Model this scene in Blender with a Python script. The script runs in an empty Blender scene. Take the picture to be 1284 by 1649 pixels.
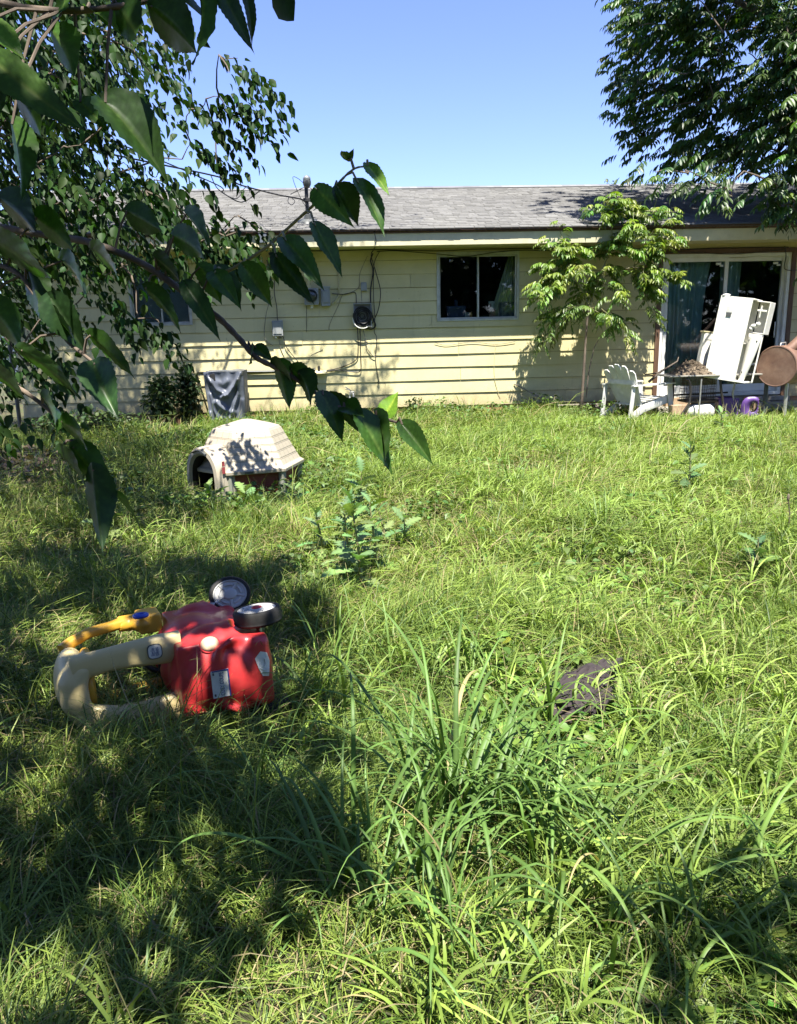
import bpy, bmesh, math, random
import numpy as np
from mathutils import Vector, Matrix

SC = bpy.context.scene
COL = SC.collection
random.seed(7)
RNG = np.random.default_rng(11)
R = math.radians

# ---------------------------------------------------------------- camera
EYE = np.array([0.0, 0.0, 1.35])
FPX, CPX, CPY = 1260.0, 642.0, 824.5            # focal length and centre in photograph pixels (1284 x 1649)
PITCH, YAW, ROLL = R(13.0), R(3.5), R(1.3)
_f = np.array([math.sin(YAW) * math.cos(PITCH), math.cos(YAW) * math.cos(PITCH), -math.sin(PITCH)])
_r0 = np.array([math.cos(YAW), -math.sin(YAW), 0.0])
_u0 = np.cross(_r0, _f)
_r = _r0 * math.cos(ROLL) - _u0 * math.sin(ROLL)
_u = _u0 * math.cos(ROLL) + _r0 * math.sin(ROLL)
cam = bpy.data.objects.new('camera', bpy.data.cameras.new('camera'))
COL.objects.link(cam)
cam.matrix_world = Matrix(((_r[0], _u[0], -_f[0], EYE[0]), (_r[1], _u[1], -_f[1], EYE[1]),
                           (_r[2], _u[2], -_f[2], EYE[2]), (0, 0, 0, 1)))
cam.data.sensor_fit = 'VERTICAL'
cam.data.sensor_height = 36.0
cam.data.lens = 36.0 * FPX / 1649.0
cam.data.clip_start = 0.05
cam.data.clip_end = 2000
SC.camera = cam

def ray(px, py): return _f + _r * ((px - CPX) / FPX) - _u * ((py - CPY) / FPX)
def at(px, py, Y):                               # point of the plane y = Y seen at a pixel
    d = ray(px, py); return Vector(EYE + d * (Y / d[1]))
def dep(px, py, d): return Vector(EYE + ray(px, py) * d)
def gnd(px, py, z=0.0):
    d = ray(px, py); return Vector(EYE + d * ((z - EYE[2]) / d[2]))
def proj(P):
    P = np.asarray(P, float) - EYE
    d = P @ _f
    d = np.where(np.abs(d) < 1e-6, 1e-6, d)
    return CPX + FPX * (P @ _r) / d, CPY - FPX * (P @ _u) / d, d

# ---------------------------------------------------------------- sky, sun, exposure
SUN_EL, SUN_AZ = R(67.0), R(180 - 4)             # the sun stands behind the photographer
world = bpy.data.worlds.new('World'); SC.world = world
world.use_nodes = True
wn = world.node_tree.nodes; wl = world.node_tree.links
sky = wn.new('ShaderNodeTexSky'); sky.sky_type = 'NISHITA'; sky.sun_disc = False
sky.sun_elevation = SUN_EL; sky.sun_rotation = SUN_AZ
sky.air_density = 0.85; sky.dust_density = 0.05; sky.ozone_density = 5.0; sky.altitude = 350
_tint = wn.new('ShaderNodeMix'); _tint.data_type = 'RGBA'; _tint.blend_type = 'MULTIPLY'; _tint.inputs[0].default_value = 1.0
_tint.inputs[7].default_value = (1.02, .90, 1.06, 1)                 # warm the blue a little towards violet
wl.new(sky.outputs[0], _tint.inputs[6]); wl.new(_tint.outputs[2], wn['Background'].inputs[0])
wn['Background'].inputs[1].default_value = 0.088
sl = bpy.data.lights.new('sun', 'SUN'); sl.energy = 4.8; sl.angle = R(0.53); sl.color = (1.0, 0.955, 0.87)
sun = bpy.data.objects.new('sun', sl); COL.objects.link(sun)
SUN_DIR = Vector((math.sin(SUN_AZ) * math.cos(SUN_EL), math.cos(SUN_AZ) * math.cos(SUN_EL), math.sin(SUN_EL)))
sun.rotation_euler = SUN_DIR.to_track_quat('Z', 'Y').to_euler()
sun.location = (0, -10, 30)
vs = SC.view_settings
vs.view_transform = 'Standard'; vs.look = 'None'; vs.gamma = 1.0; vs.use_curve_mapping = False
vs.exposure = 1.75
SC.cycles.max_bounces = 8; SC.cycles.diffuse_bounces = 3; SC.cycles.glossy_bounces = 3
SC.cycles.transmission_bounces = 6; SC.cycles.transparent_max_bounces = 8
SC.cycles.sample_clamp_indirect = 6.0
SC.cycles.caustics_reflective = False; SC.cycles.caustics_refractive = False

# ---------------------------------------------------------------- helpers: objects
MW = {}
def tag(o, label=None, cat=None, group=None, kind=None):
    if label: o['label'] = label
    if cat: o['category'] = cat
    if group: o['group'] = group
    if kind: o['kind'] = kind
    return o
def thing(name, label, cat, loc=(0, 0, 0), group=None, M=None):
    o = bpy.data.objects.new(name, None); COL.objects.link(o)
    m = M.copy() if M is not None else Matrix.Translation(Vector(loc))
    o.matrix_world = m; o.empty_display_size = 0.1
    MW[o.name] = m
    return tag(o, label, cat, group)
def link(name, me, parent=None, world=True):
    """one mesh object; vertices are given in world space unless world is False"""
    o = bpy.data.objects.new(name, me); COL.objects.link(o)
    if parent is not None:
        pm = MW[parent.name]
        if world: me.transform(pm.inverted())
        o.parent = parent
        MW[o.name] = pm
    else:
        MW[o.name] = Matrix.Identity(4)
    return o

class MB:
    """collects boxes, tubes, sheets into ONE mesh"""
    def __init__(s): s.v = []; s.f = []; s.m = []
    def add(s, V, F, m=0):
        k = len(s.v); s.v += [tuple(x) for x in V]; s.f += [tuple(i + k for i in f) for f in F]; s.m += [m] * len(F)
    def box(s, c, d, M=None, m=0):
        c = Vector(c); x, y, z = [q / 2 for q in d]
        V = [c + Vector(p) for p in ((-x, -y, -z), (x, -y, -z), (x, y, -z), (-x, y, -z), (-x, -y, z), (x, -y, z), (x, y, z), (-x, y, z))]
        if M is not None: V = [M @ p for p in V]
        s.add(V, [(3, 2, 1, 0), (4, 5, 6, 7), (0, 1, 5, 4), (1, 2, 6, 5), (2, 3, 7, 6), (3, 0, 4, 7)], m)
    def bx(s, x0, x1, y0, y1, z0, z1, M=None, m=0):
        s.box(((x0 + x1) / 2, (y0 + y1) / 2, (z0 + z1) / 2), (x1 - x0, y1 - y0, z1 - z0), M, m)
    def sweep(s, pts, w, h=None, ref=(0, 0, 1), n=8, sq=2.0, m=0, cap=True):
        """superellipse section swept along points; w and h are full sizes (scalar or list)"""
        pts = [Vector(p) for p in pts]; k = len(pts)
        w = list(w) if hasattr(w, '__len__') else [w] * k
        h = w if h is None else (list(h) if hasattr(h, '__len__') else [h] * k)
        V = []; ref = Vector(ref); prev = None
        for i, p in enumerate(pts):
            t = (pts[min(i + 1, k - 1)] - pts[max(i - 1, 0)])
            t = t.normalized() if t.length > 1e-9 else Vector((0, 0, 1))
            if prev is None:
                a = ref - t * ref.dot(t)
                if a.length < 1e-4: a = t.orthogonal()
            else:
                a = prev - t * prev.dot(t)
                if a.length < 1e-4: a = t.orthogonal()
            a.normalize(); prev = a; b = t.cross(a)
            for j in range(n):
                th = 2 * math.pi * (j + .5) / n; c, q = math.cos(th), math.sin(th)
                e = 2.0 / sq
                V.append(p + a * (math.copysign(abs(c) ** e, c) * h[i] / 2) + b * (math.copysign(abs(q) ** e, q) * w[i] / 2))
        F = []
        for i in range(k - 1):
            for j in range(n):
                F.append((i * n + j, i * n + (j + 1) % n, (i + 1) * n + (j + 1) % n, (i + 1) * n + j))
        if cap:
            F.append(tuple(range(n - 1, -1, -1))); F.append(tuple((k - 1) * n + j for j in range(n)))
        s.add(V, F, m)
    def tube(s, pts, r, n=8, m=0, cap=True):
        s.sweep(pts, [2 * q for q in r] if hasattr(r, '__len__') else 2 * r, None, n=n, m=m, cap=cap)
    def lathe(s, prof, M=None, n=24, m=0):
        V = []; F = []; k = len(prof)
        for r, z in prof:
            for j in range(n):
                a = 2 * math.pi * j / n; V.append(Vector((r * math.cos(a), r * math.sin(a), z)))
        for i in range(k - 1):
            for j in range(n): F.append((i * n + j, i * n + (j + 1) % n, (i + 1) * n + (j + 1) % n, (i + 1) * n + j))
        if prof[0][0] > 1e-4: F.append(tuple(range(n - 1, -1, -1)))
        if prof[-1][0] > 1e-4: F.append(tuple((k - 1) * n + j for j in range(n)))
        if M is not None: V = [M @ p for p in V]
        s.add(V, F, m)
    def ell(s, c, rad, M=None, nu=16, nv=10, m=0):
        V = []; F = []
        for i in range(nv + 1):
            a = math.pi * i / nv
            for j in range(nu):
                b = 2 * math.pi * j / nu
                V.append(Vector(c) + Vector((rad[0] * math.sin(a) * math.cos(b), rad[1] * math.sin(a) * math.sin(b), -rad[2] * math.cos(a))))
        for i in range(nv):
            for j in range(nu): F.append((i * nu + j, i * nu + (j + 1) % nu, (i + 1) * nu + (j + 1) % nu, (i + 1) * nu + j))
        if M is not None: V = [M @ p for p in V]
        s.add(V, F, m)
    def prism(s, poly, y0, y1, M=None, m=0):
        """polygon in xz extruded along y"""
        k = len(poly)
        V = [Vector((x, y0, z)) for x, z in poly] + [Vector((x, y1, z)) for x, z in poly]
        if M is not None: V = [M @ p for p in V]
        F = [tuple(range(k)), tuple(range(2 * k - 1, k - 1, -1))] + [(i, i + k, (i + 1) % k + k, (i + 1) % k) for i in range(k)]
        s.add(V, F, m)
    def grid(s, fn, nu, nv, m=0):
        V = [fn(i / nu, j / nv) for j in range(nv + 1) for i in range(nu + 1)]
        F = [(j * (nu + 1) + i, j * (nu + 1) + i + 1, (j + 1) * (nu + 1) + i + 1, (j + 1) * (nu + 1) + i) for j in range(nv) for i in range(nu)]
        s.add(V, F, m)
    def mesh(s, name, mats):
        me = bpy.data.meshes.new(name); me.from_pydata(s.v, [], s.f)
        for q in (mats if isinstance(mats, (list, tuple)) else [mats]): me.materials.append(q)
        me.polygons.foreach_set('material_index', s.m)
        bm = bmesh.new(); bm.from_mesh(me)
        bmesh.ops.remove_doubles(bm, verts=bm.verts, dist=1e-6)
        bmesh.ops.recalc_face_normals(bm, faces=bm.faces); bm.to_mesh(me); bm.free()
        return me
    def build(s, name, mats, parent=None, world=True, smooth=0, bevel=0.0, seg=2):
        me = s.mesh(name, mats)
        o = link(name, me, parent, world)
        if smooth:
            for p in me.polygons: p.use_smooth = True
            me.set_sharp_from_angle(angle=R(smooth))
        if bevel:
            b = o.modifiers.new('bevel', 'BEVEL'); b.width = bevel; b.segments = seg; b.limit_method = 'ANGLE'; b.angle_limit = R(35)
        return o

def fused(mb, cuts=(), voxel=0.008, smooth=10, mats=None, name='shell', factor=0.5):
    """blend overlapping closed shapes of one moulded part into a single rounded skin, minus cutters"""
    tmp = []
    me = mb.mesh(name, mats or []); o = bpy.data.objects.new(name, me); COL.objects.link(o); tmp.append(o)
    q = o.modifiers.new('r', 'REMESH'); q.mode = 'VOXEL'; q.voxel_size = voxel
    for c in cuts:
        cm = c.mesh('cut', []); co = bpy.data.objects.new('cut', cm); COL.objects.link(co); tmp.append(co)
        b = o.modifiers.new('b', 'BOOLEAN'); b.operation = 'DIFFERENCE'; b.object = co; b.solver = 'FAST'
    if cuts:
        q = o.modifiers.new('r2', 'REMESH'); q.mode = 'VOXEL'; q.voxel_size = voxel
    w = o.modifiers.new('s', 'SMOOTH'); w.iterations = smooth; w.factor = factor
    dg = bpy.context.evaluated_depsgraph_get(); dg.update()
    out = bpy.data.meshes.new_from_object(o.evaluated_get(dg))
    out.name = name
    for t in tmp: bpy.data.objects.remove(t)
    out.materials.clear()
    for mt in (mats if isinstance(mats, (list, tuple)) else [mats]): out.materials.append(mt)
    out.polygons.foreach_set('material_index', [0] * len(out.polygons))
    for p in out.polygons: p.use_smooth = True
    return out

def quad_mesh(name, V, Q, mat, col=None, smooth=True):
    V = np.ascontiguousarray(V, np.float32).reshape(-1, 3); Q = np.ascontiguousarray(Q, np.int32).reshape(-1, 4)
    me = bpy.data.meshes.new(name)
    me.vertices.add(len(V)); me.vertices.foreach_set('co', V.ravel())
    me.loops.add(Q.size); me.loops.foreach_set('vertex_index', Q.ravel())
    me.polygons.add(len(Q)); me.polygons.foreach_set('loop_start', np.arange(0, Q.size, 4, dtype=np.int32))
    if smooth: me.polygons.foreach_set('use_smooth', np.ones(len(Q), bool))
    me.update(calc_edges=True)
    if col is not None:
        a = me.color_attributes.new('col', 'FLOAT_COLOR', 'POINT')
        c = np.ones((len(V), 4), np.float32); c[:, :3] = col; a.data.foreach_set('color', c.ravel())
    me.materials.append(mat)
    return me

def norm(a): return a / np.maximum(np.linalg.norm(a, axis=-1, keepdims=True), 1e-9)
def stamp(T, TQ, O, Yd, Nn, S, wid=None, tcol=None, col=None):
    """copies of a leaf template: O origins, Yd axis, Nn approximate normals, S lengths"""
    O = np.asarray(O, float); Yd = norm(np.asarray(Yd, float)); Nn = np.asarray(Nn, float)
    X = norm(np.cross(Yd, Nn)); Z = np.cross(X, Yd)
    S = np.asarray(S, float)[:, None, None]
    W = S if wid is None else S * np.asarray(wid, float)[:, None, None]
    V = O[:, None, :] + W * T[None, :, 0:1] * X[:, None, :] + S * T[None, :, 1:2] * Yd[:, None, :] + S * T[None, :, 2:3] * Z[:, None, :]
    n, k = len(O), len(T)
    Q = (TQ[None] + (np.arange(n) * k)[:, None, None]).reshape(-1, 4)
    c = None
    if col is not None:
        c = np.repeat(np.asarray(col, float)[:, None, :], k, 1)
        if tcol is not None: c = c * tcol[None, :, None]
        c = c.reshape(-1, 3)
    return V.reshape(-1, 3), Q, c
def leaf_template(rows, fold=0.12, droop=0.12, cup=0.0):
    """rows: (y, halfwidth); three columns, a fold along the midrib"""
    T = []
    for y, w in rows:
        z = -droop * y * y
        T += [(-w, y, z + fold * w * 2), (0, y, z), (w, y, z + fold * w * 2)]
    Q = []
    for i in range(len(rows) - 1):
        a = 3 * i; Q += [(a, a + 1, a + 4, a + 3), (a + 1, a + 2, a + 5, a + 4)]
    return np.array(T, float), np.array(Q, np.int32)
LEAF_OVATE = leaf_template([(0, .02), (.16, .30), (.42, .36), (.74, .19), (1.0, .005)], .16, .16)
LEAF_LANCE = leaf_template([(0, .02), (.3, .16), (.65, .14), (1.0, .004)], .2, .22)
def merge(parts):
    Vs, Qs, Cs, k = [], [], [], 0
    for V, Q, c in parts:
        Vs.append(V); Qs.append(Q + k); Cs.append(c); k += len(V)
    return np.concatenate(Vs), np.concatenate(Qs), np.concatenate(Cs)

# ---------------------------------------------------------------- helpers: materials
def nodes_of(name):
    m = bpy.data.materials.new(name); m.use_nodes = True
    nt = m.node_tree; return m, nt, nt.nodes, nt.links, nt.nodes['Principled BSDF']
def ramp(nt, fac, stops):
    n = nt.nodes.new('ShaderNodeValToRGB'); nt.links.new(fac, n.inputs[0])
    e = n.color_ramp.elements
    while len(e) < len(stops): e.new(0.5)
    for k, (p, c) in enumerate(stops): e[k].position = p; e[k].color = (*c, 1)
    return n.outputs[0]
def coords(nt, which='Object', scale=(1, 1, 1)):
    t = nt.nodes.new('ShaderNodeTexCoord'); mp = nt.nodes.new('ShaderNodeMapping')
    mp.inputs['Scale'].default_value = scale; nt.links.new(t.outputs[which], mp.inputs[0]); return mp.outputs[0]
def noise(nt, vec, scale, detail=5, rough=0.6):
    n = nt.nodes.new('ShaderNodeTexNoise'); n.inputs['Scale'].default_value = scale
    n.inputs['Detail'].default_value = detail; n.inputs['Roughness'].default_value = rough
    nt.links.new(vec, n.inputs['Vector']); return n.outputs[0]
def mixc(nt, a, b, fac, mode='MIX'):
    n = nt.nodes.new('ShaderNodeMix'); n.data_type = 'RGBA'; n.blend_type = mode
    for sock, v in ((n.inputs[0], fac), (n.inputs[6], a), (n.inputs[7], b)):
        if isinstance(v, (int, float)): sock.default_value = v
        elif isinstance(v, tuple): sock.default_value = (*v, 1)
        else: nt.links.new(v, sock)
    return n.outputs[2]
def bump(nt, bsdf, h, strength=.3, dist=.01):
    b = nt.nodes.new('ShaderNodeBump'); b.inputs['Strength'].default_value = strength; b.inputs['Distance'].default_value = dist
    nt.links.new(h, b.inputs['Height']); nt.links.new(b.outputs[0], bsdf.inputs['Normal'])
def pmat(name, c1, c2=None, scale=6, rough=.6, metal=0.0, bumps=0.0, bscale=40, stretch=(1, 1, 1), dirt=None, spec=.5, dirt_amt=.5, dirt_scale=3):
    """painted, weathered or bare surface: two tones, optional blotches of dirt, fine relief"""
    m, nt, ns, ln, b = nodes_of(name)
    vec = coords(nt, 'Object', stretch)
    c2 = c2 or tuple(x * .8 for x in c1)
    n1 = noise(nt, vec, scale)
    c = ramp(nt, n1, [(.32, c2), (.68, c1)])
    if dirt:
        n2 = noise(nt, vec, dirt_scale, 8, .7)
        k = ramp(nt, n2, [(.5, (0, 0, 0)), (.72, (dirt_amt,) * 3)])
        c = mixc(nt, c, dirt, k)
    ln.new(c, b.inputs['Base Color'])
    b.inputs['Roughness'].default_value = rough; b.inputs['Metallic'].default_value = metal
    b.inputs['Specular IOR Level'].default_value = spec
    if bumps: bump(nt, b, noise(nt, vec, bscale, 6), bumps, .004)
    return m
def leafmat(name, rough=.42, trans=.32, tint=(1.25, 1.35, .55), spec=.5, veins=False):
    """leaf or blade: its own colour from the 'col' attribute, light shining through"""
    m, nt, ns, ln, b = nodes_of(name)
    a = ns.new('ShaderNodeAttribute'); a.attribute_name = 'col'
    c = a.outputs['Color']
    n1 = noise(nt, coords(nt, 'Object'), 60 if veins else 9, 3)
    c = mixc(nt, c, ramp(nt, n1, [(.3, (.72, .72, .72)), (.7, (1.2, 1.2, 1.15))]), 1.0, 'MULTIPLY')
    ln.new(c, b.inputs['Base Color']); b.inputs['Roughness'].default_value = rough
    b.inputs['Specular IOR Level'].default_value = spec
    t = ns.new('ShaderNodeBsdfTranslucent')
    ln.new(mixc(nt, c, tint, 1.0, 'MULTIPLY'), t.inputs['Color'])
    mx = ns.new('ShaderNodeMixShader'); mx.inputs[0].default_value = trans
    ln.new(b.outputs[0], mx.inputs[1]); ln.new(t.outputs[0], mx.inputs[2])
    ln.new(mx.outputs[0], ns['Material Output'].inputs[0])
    return m
def gz(x, y):                                    # gentle lumps of the yard
    return .03 * np.sin(x * 1.3 + .5) * np.cos(y * .9) + .02 * np.sin(x * 2.7 + y * 1.9) + .012 * np.sin(y * 5.1 - x * 3.3)
# ---------------------------------------------------------------- materials
M_SIDING = None
def siding_mat():
    m, nt, ns, ln, b = nodes_of('yellow siding paint')
    a = ns.new('ShaderNodeAttribute'); a.attribute_name = 'col'
    v = coords(nt, 'Object', (1, 1, 1)); st = coords(nt, 'Object', (9, 9, .8)); gr = coords(nt, 'Object', (1.5, 1.5, 40))
    c = mixc(nt, a.outputs['Color'], ramp(nt, noise(nt, v, 1.6, 6), [(.3, (.84, .84, .80)), (.7, (1.06, 1.05, 1.03))]), 1.0, 'MULTIPLY')
    c = mixc(nt, c, (.30, .27, .16), ramp(nt, noise(nt, st, 1.3, 7, .7), [(.56, (0, 0, 0)), (.82, (.40,) * 3)]))
    c = mixc(nt, c, (.20, .17, .11), ramp(nt, noise(nt, v, 22, 3, .5), [(.70, (0, 0, 0)), (.76, (.5,) * 3)]))
    sp = ns.new('ShaderNodeSeparateXYZ'); ln.new(coords(nt, 'Object'), sp.inputs[0])     # mud splashed up from the ground
    ad = ns.new('ShaderNodeMath'); ad.operation = 'MULTIPLY_ADD'; ln.new(noise(nt, v, 5, 6, .7), ad.inputs[0]); ad.inputs[1].default_value = .75; ln.new(sp.outputs[2], ad.inputs[2])
    c = mixc(nt, c, (.27, .20, .12), ramp(nt, ad.outputs[0], [(.48, (.65,) * 3), (.80, (0, 0, 0))]))
    ln.new(c, b.inputs['Base Color']); b.inputs['Roughness'].default_value = .62
    bump(nt, b, noise(nt, gr, 6, 6), .25, .004)
    return m
M_SIDING = siding_mat()
M_TRIMY = pmat('pale yellow trim paint', (.60, .55, .33), (.47, .44, .28), 3, .6, dirt=(.22, .19, .12), dirt_amt=.35, bumps=.15)
M_FASCIA = pmat('weathered cream fascia paint', (.60, .55, .36), (.49, .46, .31), 2.5, .6, dirt=(.2, .18, .12), dirt_amt=.35, bumps=.15)
M_WHITE = pmat('chalky white paint', (.74, .74, .69), (.62, .62, .57), 5, .5, dirt=(.35, .31, .22), dirt_amt=.25)
M_ALU = pmat('dull aluminium frame', (.50, .51, .47), (.36, .37, .34), 8, .42, metal=.25, dirt=(.2, .19, .15), dirt_amt=.5)
M_BROWN = pmat('brown painted wood', (.115, .058, .030), (.075, .040, .022), 7, .6, bumps=.2, stretch=(6, 6, 1), dirt=(.20, .14, .09), dirt_amt=.4)
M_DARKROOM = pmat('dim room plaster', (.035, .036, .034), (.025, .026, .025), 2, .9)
M_BRICK = pmat('painted foundation brick', (.42, .22, .12), (.26, .13, .075), 9, .85, bumps=.5, bscale=30, dirt=(.34, .27, .18), dirt_amt=.6)
M_CONC = pmat('rough concrete', (.36, .33, .27), (.22, .20, .165), 10, .9, bumps=.5, bscale=60, dirt=(.12, .10, .07), dirt_amt=.6)
M_GREY = pmat('grey electrical enamel', (.30, .32, .32), (.23, .245, .245), 6, .5, metal=.1, dirt=(.14, .12, .09), dirt_amt=.4)
M_DGREY = pmat('dark grey enamel', (.085, .09, .085), (.055, .06, .058), 6, .5)
M_BLACK = pmat('black rubber', (.014, .014, .015), (.022, .021, .02), 20, .55)
M_CABLE = pmat('black cable jacket', (.012, .012, .012), (.02, .02, .019), 20, .45)
M_CABLEG = pmat('weathered grey cable', (.20, .18, .14), (.13, .12, .10), 20, .6)
M_TAN = pmat('tan painted conduit', (.50, .46, .27), (.42, .38, .23), 9, .55)
M_STEEL = pmat('galvanised steel', (.45, .45, .43), (.32, .32, .30), 15, .4, metal=.6)

def glass_mat(name, tint, refl=1.0, ior=1.52, rough=.02):
    m, nt, ns, ln, b = nodes_of(name)
    ns.remove(b)
    t = ns.new('ShaderNodeBsdfTransparent'); t.inputs[0].default_value = (*tint, 1)
    g = ns.new('ShaderNodeBsdfGlossy'); g.inputs['Roughness'].default_value = rough
    f = ns.new('ShaderNodeFresnel'); f.inputs[0].default_value = ior
    n1 = noise(nt, coords(nt, 'Object', (1, 1, 1)), 1.2, 2)
    bp = ns.new('ShaderNodeBump'); bp.inputs['Strength'].default_value = .06; bp.inputs['Distance'].default_value = .02
    ln.new(n1, bp.inputs['Height']); ln.new(bp.outputs[0], g.inputs['Normal'])
    mx = ns.new('ShaderNodeMixShader'); ln.new(f.outputs[0], mx.inputs[0])
    ln.new(t.outputs[0], mx.inputs[1]); ln.new(g.outputs[0], mx.inputs[2])
    ln.new(mx.outputs[0], ns['Material Output'].inputs[0])
    return m
M_GLASS = glass_mat('window glass', (.80, .86, .84))
M_GLASSD = glass_mat('tinted door glass', (.78, .87, .86))

# ---------------------------------------------------------------- ground
def make_ground():
    xs = np.concatenate([-np.geomspace(700, 9, 14), np.linspace(-8, 10, 121), np.geomspace(11, 700, 14)])
    ys = np.concatenate([-np.geomspace(700, 3, 12), np.linspace(-2, 14, 121), np.geomspace(15, 900, 16)])
    X, Y = np.meshgrid(xs, ys)
    Z = gz(X, Y) * (np.abs(X) < 12) * (np.abs(Y - 6) < 9)
    V = np.stack([X, Y, Z], -1).reshape(-1, 3); w = len(xs); h = len(ys)
    i = np.arange(w - 1); j = np.arange(h - 1); I, J = np.meshgrid(i, j); k = (J * w + I).ravel()
    Q = np.stack([k, k + 1, k + w + 1, k + w], 1)
    m, nt, ns, ln, b = nodes_of('yard soil and thatch')
    v = coords(nt, 'Object')
    c = ramp(nt, noise(nt, v, 14, 8, .75), [(.30, (.040, .030, .018)), (.5, (.085, .066, .038)), (.72, (.16, .13, .075))])
    c = mixc(nt, c, ramp(nt, noise(nt, v, 45, 4), [(.35, (.035, .055, .015)), (.7, (.09, .11, .035))]), ramp(nt, noise(nt, v, 1.1, 4), [(.35, (.15,) * 3), (.6, (.75,) * 3)]))
    ln.new(c, b.inputs['Base Color']); b.inputs['Roughness'].default_value = .95
    bump(nt, b, noise(nt, v, 60, 8, .8), .9, .02)
    o = link('ground', quad_mesh('ground', V, Q, m)); o['kind'] = 'structure'
make_ground()

# ---------------------------------------------------------------- house
YW = 12.6                                        # outer face of the rear wall
HX0, HX1, HY1 = -5.03, 10.2, 19.4
ROW0, ROWH, NROW = 0.168, 0.2046, 12
EAVE_Y, EAVE_Z, RIDGE_Y, RIDGE_Z = 11.95, 2.795, 16.0, 4.02
SOF_Z = 2.585
house = thing('house', 'long low house clad in pale yellow lap boards under a grey shingle roof', 'house', (2.5, YW, 0))
a, c = at(703, 406, YW), at(835, 515, YW); WIN = (a.x, c.x, c.z, a.z)
a, c = at(203, 418, YW), at(311, 523.5, YW); WINL = (a.x, c.x, c.z, a.z)
a, c = at(1061, 402.5, YW), at(1262, 640, YW); DOOR = (a.x, c.x, .18, a.z)
HOLES = [WIN, WINL, DOOR]

def make_siding():
    mb_v, mb_q, mb_c = [], [], []
    def quad(p, c):
        k = len(mb_v); mb_v.extend(p); mb_q.append((k, k + 1, k + 2, k + 3)); mb_c.extend([c] * 4)
    rnd = random.Random(3)
    for r in range(NROW):
        z0 = ROW0 + r * ROWH; z1 = min(z0 + ROWH + .004, SOF_Z + .03)
        cuts = sorted({z0, z1} | {h for w in HOLES for h in (w[2], w[3]) if z0 < h < z1})
        # butt joints of the boards
        seams = []; x = HX0 + rnd.uniform(.5, 3.6)
        while x < HX1: seams.append(x); x += 3.66
        ends = [HX0] + seams + [HX1]
        off = [rnd.uniform(-.0025, .003) for _ in ends]; tone = [rnd.uniform(.93, 1.05) for _ in ends]
        for za, zb in zip(cuts, cuts[1:]):
            zm = (za + zb) / 2
            xs = sorted({HX0, HX1} | set(seams) | {e for w in HOLES if w[2] < zm < w[3] for e in w[:2]})
            for xa, xb in zip(xs, xs[1:]):
                xm = (xa + xb) / 2
                if any(w[0] < xm < w[1] and w[2] < zm < w[3] for w in HOLES): continue
                b = max(i for i, e in enumerate(ends[:-1]) if e <= xm)
                col = (.575 * tone[b], .515 * tone[b], .285 * tone[b])
                g0 = .0025 if xa in seams else 0; g1 = .0025 if xb in seams else 0
                n = max(1, int((xb - xa) / .45))
                for i in range(n):
                    u0 = xa + g0 + (xb - g1 - xa - g0) * i / n; u1 = xa + g0 + (xb - g1 - xa - g0) * (i + 1) / n
                    def fy(u, z):
                        t = (z - z0) / ROWH
                        wob = .0035 * math.sin(u * 2.1 + r * 1.7) * math.sin(u * .7 + r) * (1 - t)
                        return YW - (.018 + off[b]) * (1 - t) - .003 - wob
                    def zz(u, z): return z + (.003 * math.sin(u * 1.3 + r * 2.2) if abs(z - z0) < 1e-6 else 0)
                    A, B = (u0, fy(u0, za), zz(u0, za)), (u1, fy(u1, za), zz(u1, za))
                    Cc, D = (u1, fy(u1, zb), zb), (u0, fy(u0, zb), zb)
                    if zb >= z1 - 1e-6 and zb - za > .02:          # dark line painted for the shadow gap under the lap above
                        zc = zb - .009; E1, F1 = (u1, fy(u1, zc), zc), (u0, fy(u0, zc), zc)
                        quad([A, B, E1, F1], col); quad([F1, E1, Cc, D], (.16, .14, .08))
                    else: quad([A, B, Cc, D], col)
                    if abs(za - z0) < 1e-6:
                        quad([(A[0], YW + .02, A[2]), (B[0], YW + .02, B[2]), B, A], col)
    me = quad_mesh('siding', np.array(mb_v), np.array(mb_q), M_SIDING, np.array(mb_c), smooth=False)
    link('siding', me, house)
make_siding()
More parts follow.
